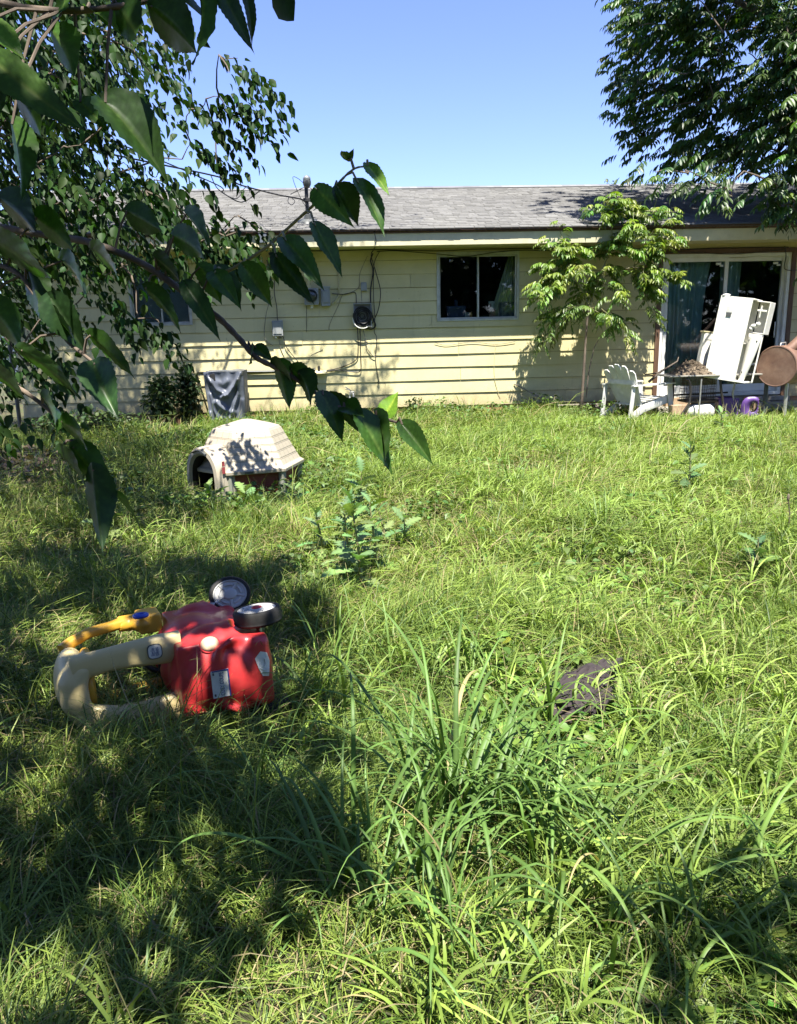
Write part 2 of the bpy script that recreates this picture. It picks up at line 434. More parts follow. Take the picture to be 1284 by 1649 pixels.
def make_wall_core():
    mb = MB()
    t0, t1 = YW + .012, YW + .16
    xs = sorted({HX0 + .01, HX1} | {e for w in HOLES for e in w[:2]})
    for xa, xb in zip(xs, xs[1:]):
        xm = (xa + xb) / 2
        z = 0.1
        for w in sorted([w for w in HOLES if w[0] < xm < w[1]], key=lambda w: w[2]):
            mb.bx(xa, xb, t0, t1, z, w[2]); z = w[3]
        mb.bx(xa, xb, t0, t1, z, SOF_Z - .004)
    mb.bx(HX0 + .01, HX0 + .15, t1 + .002, HY1, .1, 2.75)              # left end wall
    mb.prism([(EAVE_Y + .7, 2.752), (HY1, 2.752), (RIDGE_Y, RIDGE_Z - .16)], 0, .14,
             Matrix(((0, 1, 0, HX0 + .01), (1, 0, 0, 0), (0, 0, 1, 0), (0, 0, 0, 1))))
    mb.bx(HX0 + .152, HX1, HY1 - .15, HY1, .1, 2.75)
    mb.build('wall', M_TRIMY, house)
    f = MB(); f.bx(HX0 + .02, HX1, YW + .004, YW + .3, -.3, ROW0 - .006)
    f.bx(HX0 + .02, HX0 + .3, YW + .302, HY1, -.3, ROW0 - .006)
    f.build('foundation', M_BRICK, house)
    c = MB(); c.bx(HX0 - .012, HX0 + .009, YW - .02, YW + .10, ROW0 - .01, SOF_Z - .003); c.build('corner_board', M_TRIMY, house)
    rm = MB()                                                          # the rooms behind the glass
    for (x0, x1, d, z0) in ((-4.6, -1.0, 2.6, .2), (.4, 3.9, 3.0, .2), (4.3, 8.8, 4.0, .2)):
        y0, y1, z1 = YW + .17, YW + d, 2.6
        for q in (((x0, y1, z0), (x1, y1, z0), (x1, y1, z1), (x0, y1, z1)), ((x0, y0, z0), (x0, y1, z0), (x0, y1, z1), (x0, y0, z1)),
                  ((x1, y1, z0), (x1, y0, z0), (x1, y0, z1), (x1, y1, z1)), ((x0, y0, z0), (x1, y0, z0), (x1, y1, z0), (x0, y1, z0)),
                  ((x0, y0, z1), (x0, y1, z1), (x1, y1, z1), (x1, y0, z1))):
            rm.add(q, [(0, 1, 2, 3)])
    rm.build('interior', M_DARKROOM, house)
make_wall_core()

def make_roof():
    m, nt, ns, ln, b = nodes_of('grey asphalt shingles')
    at_ = ns.new('ShaderNodeAttribute'); at_.attribute_name = 'col'
    v = coords(nt, 'Object')
    c = mixc(nt, at_.outputs['Color'], ramp(nt, noise(nt, v, 150, 3, .7), [(.3, (.7, .7, .7)), (.7, (1.3, 1.3, 1.3))]), 1, 'MULTIPLY')
    c = mixc(nt, c, ramp(nt, noise(nt, v, .7, 5), [(.3, (.85, .85, .87)), (.7, (1.12, 1.12, 1.1))]), 1, 'MULTIPLY')
    ln.new(c, b.inputs['Base Color']); b.inputs['Roughness'].default_value = .9
    bump(nt, b, noise(nt, v, 260, 3), .4, .003)
    L = math.hypot(RIDGE_Y - EAVE_Y, RIDGE_Z - EAVE_Z); dy, dz = (RIDGE_Y - EAVE_Y) / L, (RIDGE_Z - EAVE_Z) / L
    ny, nz = -dz, dy
    V, Q, Cc = [], [], []; rnd = random.Random(5); E = .142; x0, x1 = HX0 - .45, HX1
    def P(x, s, h): return (x, EAVE_Y + dy * s + ny * h, EAVE_Z + dz * s + nz * h)
    nc = int(L / E) + 1
    for k in range(nc):
        s0 = k * E; s1 = min(L, s0 + E + .03); x = x0 - rnd.uniform(0, .2); sag = .01 * math.sin(k * .9)
        while x < x1:
            w = rnd.choice([.08, .10, .12, .15, .18]) * rnd.uniform(.8, 1.2); xa, xb = max(x, x0), min(x + w - .003, x1)
            x += w
            if xb <= xa: continue
            h = .013 + rnd.choice([0, 0, .004, .007]) + rnd.uniform(-.001, .002); ds = rnd.uniform(-.004, .004)
            t = rnd.uniform(.86, 1.12) * rnd.choice([1, 1, 1, .86]); col = (.142 * t, .140 * t, .134 * t)
            i = len(V); V += [P(xa, s0 + ds, h), P(xb, s0 + ds, h), P(xb, s1, .004), P(xa, s1, .004), P(xa, s0 + ds, -.002), P(xb, s0 + ds, -.002)]
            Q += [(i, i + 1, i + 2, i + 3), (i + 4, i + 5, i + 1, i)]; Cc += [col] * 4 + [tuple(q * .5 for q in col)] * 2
    # ridge caps and the slope away from us
    x = x0
    while x < x1:
        w = .15; t = rnd.uniform(.8, 1.2); col = (.16 * t, .162 * t, .165 * t); i = len(V); up = .012
        V += [P(x, L - .13, .02), P(x + w, L - .13, .02), (x + w, RIDGE_Y, RIDGE_Z + .035), (x, RIDGE_Y, RIDGE_Z + .035),
              (x + w, RIDGE_Y + .13, RIDGE_Z - .02), (x, RIDGE_Y + .13, RIDGE_Z - .02)]
        Q += [(i, i + 1, i + 2, i + 3), (i + 3, i + 2, i + 4, i + 5)]; Cc += [col] * 6; x += w - .002
    i = len(V); V += [(x0, RIDGE_Y + .05, RIDGE_Z - .01), (x1, RIDGE_Y + .05, RIDGE_Z - .01), (x1, 20.05, 2.79), (x0, 20.05, 2.79)]
    Q += [(i, i + 1, i + 2, i + 3)]; Cc += [(.17, .17, .17)] * 4
    roof = link('roof', quad_mesh('roof', np.array(V), np.array(Q), m, np.array(Cc), smooth=False), house)
    d = MB()                                                           # deck under the shingles
    d.prism([(EAVE_Y + .012, EAVE_Z - .022), (EAVE_Y + .012, EAVE_Z - .004), (RIDGE_Y, RIDGE_Z - .004), (RIDGE_Y, RIDGE_Z - .03)], x0 + .01, x1,
            Matrix(((0, 1, 0, 0), (1, 0, 0, 0), (0, 0, 1, 0), (0, 0, 0, 1))))
    d.build('roof_deck', M_BROWN, roof)
    f = MB(); f.bx(x0 + .03, x1, 12.016, 12.046, 2.575, EAVE_Z - .022); f.build('fascia', M_FASCIA, house)
    g = MB(); g.bx(x0 + .03, x1, 12.004, 12.015, EAVE_Z - .052, EAVE_Z - .024); g.build('drip_board', M_BROWN, house)
    s = MB(); s.bx(x0 + .03, x1, 12.047, YW + .01, SOF_Z, SOF_Z + .012); s.build('soffit', M_TRIMY, house)
    r = MB(); r.bx(x0 + .01, x0 + .029, 11.98, RIDGE_Y, 2.6, 2.76); 
    bg = MB(); bg.prism([(11.98, 2.64), (11.98, 2.77), (RIDGE_Y, RIDGE_Z - .032), (RIDGE_Y, RIDGE_Z - .17)], x0 + .008, x0 + .028,
                        Matrix(((0, 1, 0, 0), (1, 0, 0, 0), (0, 0, 1, 0), (0, 0, 0, 1))))
    bg.build('barge_board', M_FASCIA, house)
make_roof()

def slider_window(w, name_label):
    x0, x1, z0, z1 = w
    fr = MB(); t = .032; ya, yb = YW - .028, YW + .06
    fr.bx(x0, x1, ya, yb, z0, z0 + t); fr.bx(x0, x1, ya, yb, z1 - t - .02, z1)
    fr.bx(x0, x0 + t, ya, yb, z0 + t, z1 - t - .02); fr.bx(x1 - t, x1, ya, yb, z0 + t, z1 - t - .02)
    win = fr.build('window', M_ALU, house, bevel=.004)
    tag(win, name_label)
    xm = (x0 + x1) / 2; q = .024
    for i, (a, b, y) in enumerate(((x0 + t, xm + .016, YW + .012), (xm - .016, x1 - t, YW + .038))):
        s = MB(); za, zb = z0 + t, z1 - t - .02
        s.bx(a, b, y - .012, y + .012, za, za + q); s.bx(a, b, y - .012, y + .012, zb - q, zb)
        s.bx(a, a + q, y - .012, y + .012, za + q, zb - q); s.bx(b - q, b, y - .012, y + .012, za + q, zb - q)
        s.build('sash', M_ALU, win, bevel=.003)
        g = MB(); g.box(((a + b) / 2, y, (za + zb) / 2), (b - a - 2 * q, .004, zb - za - 2 * q)); g.build('pane', M_GLASS, win)
    return win
slider_window(WIN, 'aluminium sliding window without a blind')
slider_window(WINL, 'aluminium sliding window with a lowered blind')
sl_ = MB(); sl_.bx(WIN[0] - .06, WIN[1] + .06, YW + .10, YW + .34, WIN[2] + .0, WIN[2] + .03); sl_.build('window_sill', M_WHITE, house)

def make_door():
    x0, x1, z0, z1 = DOOR
    tr = MB(); ya = YW - .035; tw = .075
    tr.bx(x0, x0 + tw, ya, YW + .05, z0, z1); tr.bx(x1 - tw, x1, ya, YW + .05, z0, z1); tr.bx(x0 + tw, x1 - tw, ya, YW + .05, z1 - .07, z1)
    tr.build('door_trim', M_BROWN, house, bevel=.004)
    a, b, za, zb = x0 + tw, x1 - tw, z0 + .02, z1 - .07
    f = MB(); t = .055; y0, y1 = YW - .02, YW + .10
    f.bx(a, a + t, y0, y1, za, zb); f.bx(b - t, b, y0, y1, za, zb); f.bx(a + t, b - t, y0, y1, zb - t, zb); f.bx(a + t, b - t, y0, y1, za, za + .06)
    door = f.build('sliding_door', M_WHITE, house, bevel=.004)
    xm = (a + b) / 2
    for (l, r, y, hd) in ((a + t, xm + .03, YW + .015, False), (xm - .03, b - t, YW + .062, True)):
        s = MB(); w = .062; lo, hi = za + .062, zb - t - .002
        s.bx(l, l + w, y - .018, y + .018, lo, hi); s.bx(r - w, r, y - .018, y + .018, lo, hi)
        s.bx(l + w, r - w, y - .018, y + .018, hi - w, hi); s.bx(l + w, r - w, y - .018, y + .018, lo, lo + .12)
        s.build('door_panel', M_WHITE, door, bevel=.004)
        g = MB(); g.box(((l + r) / 2, y, (lo + .12 + hi - w) / 2), (r - l - 2 * w, .005, hi - w - lo - .12)); g.build('pane', M_GLASSD, door)
        k = MB(); k.box((r - w - .10, y - .0045, hi - w - .035), (.085, .002, .035)); k.box((r - w - .05, y - .0046, hi - w - .065), (.06, .002, .03)); k.build('sticker', M_WHITE, door)
        if hd:
            h = MB(); X = r - w + .02; zc = (lo + hi) / 2 - .08
            h.tube([(X - .055, y - .02, zc + .12), (X - .075, y - .055, zc + .09), (X - .075, y - .055, zc - .09), (X - .055, y - .02, zc - .12)], .009)
            h.bx(X - .015, X + .022, y - .024, y - .018, zc - .13, zc + .13); h.build('handle', M_WHITE, door, smooth=40)
    e = MB(); e.bx(x0 - .05, x1 + .05, YW - .10, YW + .1, z0 - .075, z0 - .003); e.build('door_threshold', M_CONC, house, bevel=.006)
make_door()

# curtains behind the glass
def curtain(x0, x1, z0, z1, y, label, mat, amp=.03, n=9, gather=0.0, seed=1):
    rr = random.Random(seed); ph = [rr.uniform(0, 6.28) for _ in range(3)]
    mb = MB()
    def fn(u, v):
        x = x0 + (x1 - x0) * (u + gather * (.5 - u) * math.sin(v * math.pi) * .5)
        d = amp * (math.sin(u * n * 6.28 + ph[0] + .6 * math.sin(v * 2)) + .5 * math.sin(u * n * 2.3 * 6.28 + ph[1]) * (1 - .4 * v))
        return (x, y + d * (.6 + .5 * (1 - v)), z0 + (z1 - z0) * v + .01 * math.sin(u * 20))
    mb.grid(fn, 110, 14)
    o = mb.build('curtain', mat, smooth=80)
    tag(o, label, 'curtain', 'curtains behind the sliding door')
    so = o.modifiers.new('thick', 'SOLIDIFY'); so.thickness = .003
M_CURT = pmat('teal grey curtain cloth', (.50, .62, .58), (.40, .52, .49), 4, .9, stretch=(8, 8, 1))
M_CURTL = pmat('faded olive curtain cloth', (.50, .52, .38), (.40, .42, .30), 5, .9)
M_ROD = M_STEEL
xl, xr = DOOR[0] + .12, DOOR[1] - .12
curtain(xl, at(1148, 500, YW).x, .26, 2.36, YW + .16, 'full teal grey curtain behind the fixed glass of the sliding door', M_CURT, .035, 8, .5, 2)
curtain(at(1163, 500, YW).x, at(1197, 500, YW).x, .26, 2.38, YW + .19, 'narrow teal grey curtain bunched behind the opening door panel', M_CURT, .03, 4, .2, 5)
w = MB()
def _tie(u, v):                                   # tied-back kitchen curtain, its edge slanting
    xr_ = WIN[1] - .03; wtop, wbot = .10, .40
    wd = wtop + (wbot - wtop) * (1 - v) ** 1.1
    return (xr_ - wd * u, YW + .20 + .012 * math.sin(u * 22) + .02 * u, WIN[2] + .06 + (WIN[3] - WIN[2] - .1) * v)
w.grid(_tie, 40, 16)
o = w.build('curtain', M_CURTL, smooth=80); tag(o, 'faded olive curtain drawn to one side in the kitchen window', 'curtain')
so = o.modifiers.new('thick', 'SOLIDIFY'); so.thickness = .003
M_BLIND = pmat('bluish white blind', (.50, .56, .62), (.42, .47, .53), 3, .6)
bl = thing('window_blind', 'lowered pale blue slatted blind behind the shaded bedroom window', 'blind', (WINL[0] + .5, YW + .12, WINL[2]))
sm = MB(); z = WINL[2] + .04
while z < WINL[3] - .06:
    sm.box((0, 0, 0), (WINL[1] - WINL[0] - .09, .024, .0012), Matrix.Translation(((WINL[0] + WINL[1]) / 2, YW + .10, z)) @ Matrix.Rotation(R(62), 4, 'X')); z += .021
sm.build('slats', M_BLIND, bl).name = 'slat_sheet'
hr = MB(); hr.bx(WINL[0] + .04, WINL[1] - .04, YW + .08, YW + .12, WINL[3] - .085, WINL[3] - .06); hr.build('head_rail', M_BLIND, bl)
# ---------------------------------------------------------------- things fixed to the wall
def wp(px, py, off=.03): return at(px, py, YW - off)
def wallbox(name, label, cat, px0, py0, px1, py1, d, mat, parts=None):
    a, c = wp(px0, py0, .016), wp(px1, py1, .016)
    t = thing(name, label, cat, ((a.x + c.x) / 2, YW, c.z))
    b = MB(); b.bx(a.x, c.x, YW - .016 - d, YW - .006, c.z, a.z); b.build('body', mat, t, bevel=.006)
    return t, a.x, c.x, c.z, a.z, YW - .016 - d
# electric meter
t, x0, x1, z0, z1, y = wallbox('electric_meter', 'grey electric meter with a round glass dial on the siding', 'electric meter', 490, 465, 514, 491, .10, M_GREY)
Mr = Matrix.Translation(((x0 + x1) / 2, y, (z0 + z1) / 2 + .01)) @ Matrix.Rotation(R(90), 4, 'X')
g = MB(); g.lathe([(.098, 0), (.098, .022), (.088, .03), (.084, .022)], Mr, 28); g.build('meter_ring', M_DGREY, t, smooth=40)
M_DIAL = pmat('ivory dial face', (.62, .62, .55), (.52, .52, .46), 12, .4)
g = MB(); g.lathe([(0.0, .004), (.083, .004)], Mr, 28); g.lathe([(.083, .004), (.08, .06), (.06, .078), (0, .082)], Mr, 28, m=1)
g.build('dial', [M_DIAL, M_GLASS], t, smooth=40)
g = MB(); g.bx((x0 + x1) / 2 - .055, (x0 + x1) / 2 + .055, y + .0 - .052, y - .05, (z0 + z1) / 2 - .02, (z0 + z1) / 2 + .02); g.build('register_plate', M_DGREY, t)
g = MB(); xc = (x0 + x1) / 2 - .03; g.tube([(xc, YW - .06, z1 - .005), (xc, YW - .06, SOF_Z - .002)], .028, 12); g.lathe([(.045, 0), (.045, .05)], Matrix.Translation((xc, YW - .06, z1)), 14); g.build('conduit', M_TAN, t, smooth=40)
g = MB(); g.tube([(xc + .03, YW - .05, z0), (xc + .03, YW - .05, z0 - .05)], .022, 10); g.build('conduit', M_WHITE, t, smooth=40)
# disconnect box beside it
t, x0, x1, z0, z1, y = wallbox('disconnect_box', 'narrow grey disconnect box with a raised lid beside the meter', 'electrical box', 517, 463, 532.5, 493, .09, M_GREY)
g = MB(); g.bx(x0 + .022, x1 - .022, y - .014, y + .002, z0 + .05, z1 - .05); g.build('lid', M_GREY, t, bevel=.006)
g = MB(); g.bx(x0 - .008, x1 + .008, y - .012, YW - .01, z1 - .012, z1 + .01); g.build('rain_hood', M_GREY, t, bevel=.003)
# cable box stuffed with wire
a, c = wp(569, 489, .016), wp(599, 526, .016); yb = YW - .016 - .085
t = thing('cable_box', 'open grey cable box with a dark tangle inside, left of the big window', 'cable box', ((a.x + c.x) / 2, YW, c.z))
g = MB(); w_ = .012; g.bx(a.x, c.x, YW - .03, YW - .012, c.z, a.z); g.bx(a.x, a.x + w_, yb, YW - .03, c.z, a.z); g.bx(c.x - w_, c.x, yb, YW - .03, c.z, a.z)
g.bx(a.x + w_, c.x - w_, yb, YW - .03, a.z - w_, a.z); g.bx(a.x + w_, c.x - w_, yb, YW - .03, c.z, c.z + w_); g.build('body', M_GREY, t, bevel=.002)
def coil(cx, cz, r, y, turns, wob, rad, seed):
    rr = random.Random(seed); pts = []
    for i in range(int(turns * 22)):
        th = i / 22 * 6.283; k = r * (1 + wob * math.sin(th * .37 + seed) + rr.uniform(-.04, .04))
        pts.append((cx + k * math.cos(th), y + .02 * math.sin(th * .21 + seed), cz + k * math.sin(th) * 1.05))
    return pts
cx, cz = (a.x + c.x) / 2 - .005, (a.z + c.z) / 2 - .02
g = MB(); g.tube(coil(cx, cz, .130, yb + .015, 5, .10, .006, 1), .0065, 6); g.tube(coil(cx + .01, cz - .01, .10, yb - .005, 4, .22, .006, 4), .006, 6); g.tube(coil(cx, cz + .01, .06, yb + .0, 4, .5, .006, 8), .006, 6)
tag(g.build('cable_coil', M_CABLE, smooth=60), 'coil of black cable crammed into the open grey box', 'cable')
g = MB(); pts = [(cx + .15 * math.cos(q), yb - .015, cz - .03 + .15 * math.sin(q)) for q in np.linspace(R(175), R(300), 14)]; g.tube(pts, .008, 6)
tag(g.build('cable', M_WHITE, smooth=60), 'short white cable looped under the open cable box', 'cable')
t, x0, x1, z0, z1, y = wallbox('splice_box', 'tiny grey box with rounded corners above the open cable box', 'electrical box', 581, 455, 591, 468.5, .05, M_GREY)
g = MB(); g.bx(x0 + .012, x1 - .012, y - .008, y + .001, z0 + .015, z1 - .015); g.build('lid', M_GREY, t, bevel=.005)
t, x0, x1, z0, z1, y = wallbox('splice_box', 'dark grey box high on the wall under the eave', 'electrical box', 431, 421, 452, 446.5, .09, M_DGREY)
g = MB(); g.bx(x0 - .01, x1 + .01, y - .012, YW - .01, z1 - .006, z1 + .012); g.build('lid', M_DGREY, t, bevel=.003)
t, x0, x1, z0, z1, y = wallbox('splice_box', 'grey box with two plugs below it, low under the meter', 'electrical box', 438.5, 516.5, 457, 541, .08, M_GREY)
g = MB(); g.bx(x0 + .015, x1 - .02, y - .01, y + .001, z0 + .03, z1 - .02); g.build('lid', M_GREY, t, bevel=.004)
for k in (.3, .7):
    g = MB(); X = x0 + (x1 - x0) * k; g.tube([(X, y + .04, z0 + .001), (X, y + .04, z0 - .032)], .018, 10); g.build('plug', M_WHITE if k < .5 else M_DGREY, t, smooth=40)
a, c = at(417, 376, 11.985), at(430.5, 391.5, 11.985)
t = thing('junction_box', 'blue grey box screwed to the fascia near the roof mast', 'electrical box', (a.x, 11.99, c.z))
g = MB(); g.bx(a.x, c.x, 11.93, 11.996, c.z, a.z); g.build('body', pmat('blue grey enamel', (.12, .14, .17), (.09, .10, .125), 6, .5), t, bevel=.005)
g = MB(); g.bx(a.x - .006, c.x + .006, 11.922, 11.996, a.z, a.z + .008); g.build('lid', M_DGREY, t, bevel=.002)
# outlet cover on the wall by the sapling
t, x0, x1, z0, z1, y = wallbox('outlet_cover', 'small tan outlet cover on the wall behind the sapling', 'outlet', 931.5, 530, 942, 541, .045, M_TAN)
g = MB(); g.bx(x0 + .02, x1 - .02, y - .012, y + .002, z0 + .03, z1 - .012); g.build('flap', M_TAN, t, bevel=.004)
# wall lamp
p = wp(1043, 435); t = thing('wall_lamp', 'round rusty wall lamp beside the sliding door', 'wall lamp', (p.x, YW, p.z))
Ml = Matrix.Translation((p.x, YW - .012, p.z)) @ Matrix.Rotation(R(90), 4, 'X')
g = MB(); g.lathe([(.085, 0), (.082, .02), (.06, .05), (.03, .07), (0, .075)], Ml, 22); g.build('lamp_base', pmat('rusty enamel', (.28, .15, .09), (.18, .09, .05), 14, .6), t, smooth=40)
g = MB(); g.ell((p.x + .01, YW - .075, p.z - .05), (.055, .05, .05)); g.build('lamp_shade', M_WHITE, t, smooth=60)

# cables on the wall: each run is one thing
def cable(pxs, label, rad=.007, mat=None, off=.03, cat='cable', group=None, sub=6, name='cable'):
    P = []
    for q in pxs:
        o_ = q[2] if len(q) > 2 else off
        P.append(at(q[0], q[1], YW - o_))
    pts = []
    for i in range(len(P) - 1):                    # Catmull-Rom
        p0, p1, p2, p3 = P[max(i - 1, 0)], P[i], P[i + 1], P[min(i + 2, len(P) - 1)]
        for k in range(sub):
            s = k / sub
            pts.append(.5 * ((2 * p1) + (p2 - p0) * s + (2 * p0 - 5 * p1 + 4 * p2 - p3) * s * s + (3 * p1 - p0 - 3 * p2 + p3) * s ** 3))
    pts.append(P[-1])
    g = MB(); g.tube(pts, rad, 6); o = g.build(name, mat or M_CABLE, smooth=60)
    return tag(o, label, cat, group)
GC = 'black cables strung over the siding'
cable([(420, 402), (520, 404), (607, 402), (700, 404), (770, 401.5), (870, 400), (960, 398), (1075, 402), (1170, 399), (1270, 398)], 'black cable running under the soffit above the window and door', .008, off=.05, group=GC)
cable([(607, 405, .06), (640, 404), (705, 409), (750, 413), (800, 406), (860, 403), (1010, 409), (1100, 406), (1180, 409), (1262, 402)], 'sagging black cable dipping across the top of the kitchen window', .007, off=.06, group=GC)
cable([(601, 408), (597, 420), (601, 436), (597, 470), (599, 505), (605, 524), (598, 530), (588, 528)], 'thick black cable bundle dropping from the eave to the cable box', .012, off=.05, group=GC)
cable([(603, 372, .6), (604, 378, .62), (606, 392, .55), (602, 402, .10), (598, 412), (606, 440), (613, 470), (609, 500), (598, 523)], 'black cable bowed out to the right beside the bundle', .007, off=.055, group=GC)
cable([(612, 404), (604, 420), (602, 440), (602, 480), (604, 512), (603, 534), (607, 545), (605, 578), (609, 606), (611, 618), (608, 615)], 'long black cable hanging past the box to a loose hook', .006, off=.04, group=GC)
cable([(576, 528), (577, 560), (573, 580), (548, 592), (525, 597)], 'black cable curving from the box to the wall vent', .008, off=.035, group=GC)
cable([(580, 528), (581, 570), (581, 596), (570, 599), (545, 596), (527, 598)], 'black cable with a square bend dropping to the wall vent', .008, off=.04, group=GC)
cable([(585, 530), (589, 548), (592, 562), (600, 572), (605, 574)], 'frayed grey cable end dangling under the cable box', .006, M_CABLEG, .04)
cable([(535, 473), (555, 474), (572, 471), (574, 489)], 'dark cable jogging from the disconnect box to the cable box', .007, off=.04, group=GC)
cable([(592, 412), (580, 440), (578, 462), (565, 471), (552, 475), (545, 492), (532, 520), (530, 532)], 'thin grey wire wandering down from the soffit', .004, M_CABLEG, .03)
cable([(443, 447), (442, 470), (446, 495), (447, 512), (452, 530), (457, 545), (462, 560), (480, 582)], 'dark cable from the high box down past the low box', .007, off=.05)
cable([(440, 478), (433, 490), (428, 512), (426, 540), (432, 552), (440, 556)], 'thin grey cable in a loop left of the low box', .005, M_CABLEG, .04)
cable([(449, 543), (452, 560), (458, 575), (465, 588)], 'short grey cable under the low box', .005, M_CABLEG, .03)
cable([(494, 492), (494, 520), (494, 535)], 'thin dark wire straight down from the meter', .004, off=.02)
cable([(582, 468), (583, 489)], 'short grey wire between the tiny box and the cable box', .004, M_CABLEG, .02)
cable([(520, 563), (502, 572), (495, 582), (486, 583)], 'thin grey wire drooping across the lit boards', .004, M_CABLEG, .02)
cable([(700, 551.5), (720, 556), (760, 551), (800, 554.5), (830, 550)], 'thin wire sagging along a board under the kitchen window', .004, off=.025)
cable([(799, 555), (797, 570), (796, 600), (800, 625), (806, 640)], 'pale dead vine stem hanging below the kitchen window', .004, M_TAN, .025, cat='vine')
cable([(1065, 404), (1066, 412), (1040, 413), (1010, 411)], 'black cable end leaving the door trim toward the sapling', .006, off=.045)
cable([(1264, 396), (1266, 412), (1264, 433), (1284, 435)], 'black cable dropping beside the right door trim', .006, off=.045)
cable([(546, 425), (546, 470), (543, 480), (535, 490)], 'tan conduit down the boards beside the disconnect box', .014, M_TAN, .03, cat='conduit', name='conduit')
cable([(394, 598.5), (440, 598), (480, 597), (508, 595)], 'thick insulated pipe along the wall from the covered unit', .022, M_DGREY, .05, cat='pipe', name='pipe')
cable([(333, 600, .4), (322, 600, .15), (318, 602, .05), (319, 622, .04), (315, 628, .04)], 'black pipe bend on the wall left of the covered unit', .012, M_CABLE, .05, cat='pipe', name='pipe')
# wall vent with its shade hood
p = wp(514, 597, .02); t = thing('wall_vent', 'yellowed vent hood with a black stub above it, low on the wall', 'vent', (p.x, YW, p.z))
g = MB(); g.add([(p.x - .10, YW - .012, p.z + .01), (p.x + .13, YW - .012, p.z + .01), (p.x + .10, YW - .13, p.z - .03), (p.x - .07, YW - .13, p.z - .03),
                 (p.x - .10, YW - .012, p.z - .05), (p.x + .13, YW - .012, p.z - .05), (p.x + .10, YW - .13, p.z - .045), (p.x - .07, YW - .13, p.z - .045)],
                [(0, 1, 2, 3), (7, 6, 5, 4), (3, 2, 6, 7), (0, 3, 7, 4), (1, 5, 6, 2), (0, 4, 5, 1)]); g.build('hood', M_TRIMY, t, bevel=.003)
g = MB(); g.tube([(p.x, YW - .05, p.z + .0), (p.x, YW - .05, p.z + .075)], .018, 10); g.build('stub', M_BLACK, t, smooth=40)
# water tap on its riser
t = thing('water_tap', 'old metal water tap on two pale risers near the ground', 'tap', (*wp(565, 655)[:2], 0))
b0, b1 = wp(567, 672, .07), wp(567, 634, .07)
g = MB(); g.tube([(b0.x - .02, b0.y, -.02), (b0.x - .02, b0.y, b1.z)], .013, 10); g.tube([(b0.x + .025, b0.y, -.02), (b0.x + .025, b0.y, b1.z - .02)], .013, 10); g.build('riser', M_WHITE, t, smooth=40)
g = MB(); g.box((b1.x, b1.y, b1.z + .01), (.08, .05, .05)); g.tube([(b1.x, b1.y - .02, b1.z + .01), (b1.x + .02, b1.y - .08, b1.z), (b1.x + .025, b1.y - .09, b1.z - .05)], .014, 10); g.build('valve', M_STEEL, t, smooth=50, bevel=.006)
g = MB(); g.tube([(b1.x, b1.y, b1.z + .03), (b1.x - .03, b1.y, b1.z + .06), (b1.x - .10, b1.y, b1.z + .11)], .009, 8); g.tube([(b1.x - .01, b1.y, b1.z + .05), (b1.x - .06, b1.y - .02, b1.z + .07), (b1.x - .10, b1.y - .02, b1.z + .075)], .007, 8); g.build('handle', M_STEEL, t, smooth=40)

# service mast through the roof with its wires
p0 = at(496, 353, 12.55); zroof = EAVE_Z + (12.55 - EAVE_Y) * (RIDGE_Z - EAVE_Z) / (RIDGE_Y - EAVE_Y)
top = at(494.5, 292, 12.55)
t = thing('service_mast', 'black service mast with a pale weatherhead standing on the roof', 'mast', (p0.x, 12.55, zroof))
g = MB(); g.tube([(p0.x, 12.55, zroof - .05), (p0.x - .005, 12.55, top.z)], .028, 12); g.build('pipe', M_BLACK, t, smooth=40)
g = MB(); g.lathe([(.16, 0), (.14, .02), (.06, .05), (.04, .11)], Matrix.Translation((p0.x, 12.55, zroof + .012)) @ Matrix.Rotation(R(16.9), 4, 'X'), 18); g.build('flashing', M_DGREY, t, smooth=40)
g = MB(); g.ell((top.x, 12.53, top.z - .02), (.062, .075, .085)); g.build('weatherhead', M_DGREY, t, smooth=60)
g = MB(); g.ell((top.x, 12.53, top.z + .03), (.058, .07, .05)); g.build('cap', M_GREY, t, smooth=60)
g = MB(); g.box((p0.x + .0, 12.52, zroof + .32), (.11, .04, .05)); g.build('clamp', M_BLACK, t, bevel=.004)
def aerial(pts3, label, rad, sub=8, group='service wires to the roof mast'):
    P = [Vector(p) for p in pts3]; pts = []
    for i in range(len(P) - 1):
        p0, p1, p2, p3 = P[max(i - 1, 0)], P[i], P[i + 1], P[min(i + 2, len(P) - 1)]
        for k in range(sub):
            s = k / sub; pts.append(.5 * ((2 * p1) + (p2 - p0) * s + (2 * p0 - 5 * p1 + 4 * p2 - p3) * s * s + (3 * p1 - p0 - 3 * p2 + p3) * s ** 3))
    pts.append(P[-1]); g = MB(); g.tube(pts, rad, 6)
    return tag(g.build('service_wire', M_CABLE, smooth=60), label, 'wire', group)
aerial([at(-160, 150, 9), at(100, 230, 9.8), at(345, 283, 11.6), at(391, 299, 12), at(445, 313, 12.3), at(466, 317, 12.4), at(488, 322, 12.5), at(496, 333, 12.52)], 'twisted black service wire sloping to the clamp on the roof mast', .011)
aerial([at(-160, 170, 9), at(110, 205, 10), at(340, 293, 11.6), at(360, 311, 11.9), at(385, 325, 12), at(400, 321, 12.1), at(420, 306, 12.2)], 'slack black wire hanging in a low loop left of the mast', .008)
aerial([at(340, 283, 11.6), at(352, 305, 11.8), at(380, 320, 12), at(395, 302, 12.1), at(404, 302, 12.15)], 'short black wire looping between the service wires', .007)
aerial([at(466, 316, 12.4), at(464, 325, 12.38), at(470, 330, 12.4), at(475, 324, 12.42), at(468, 317, 12.4)], 'small ring of black wire on the service drop', .005)
aerial([at(494, 299, 12.5), at(483, 305, 12.45), at(468, 313, 12.4)], 'black wire lead from the weatherhead to the splice', .007)
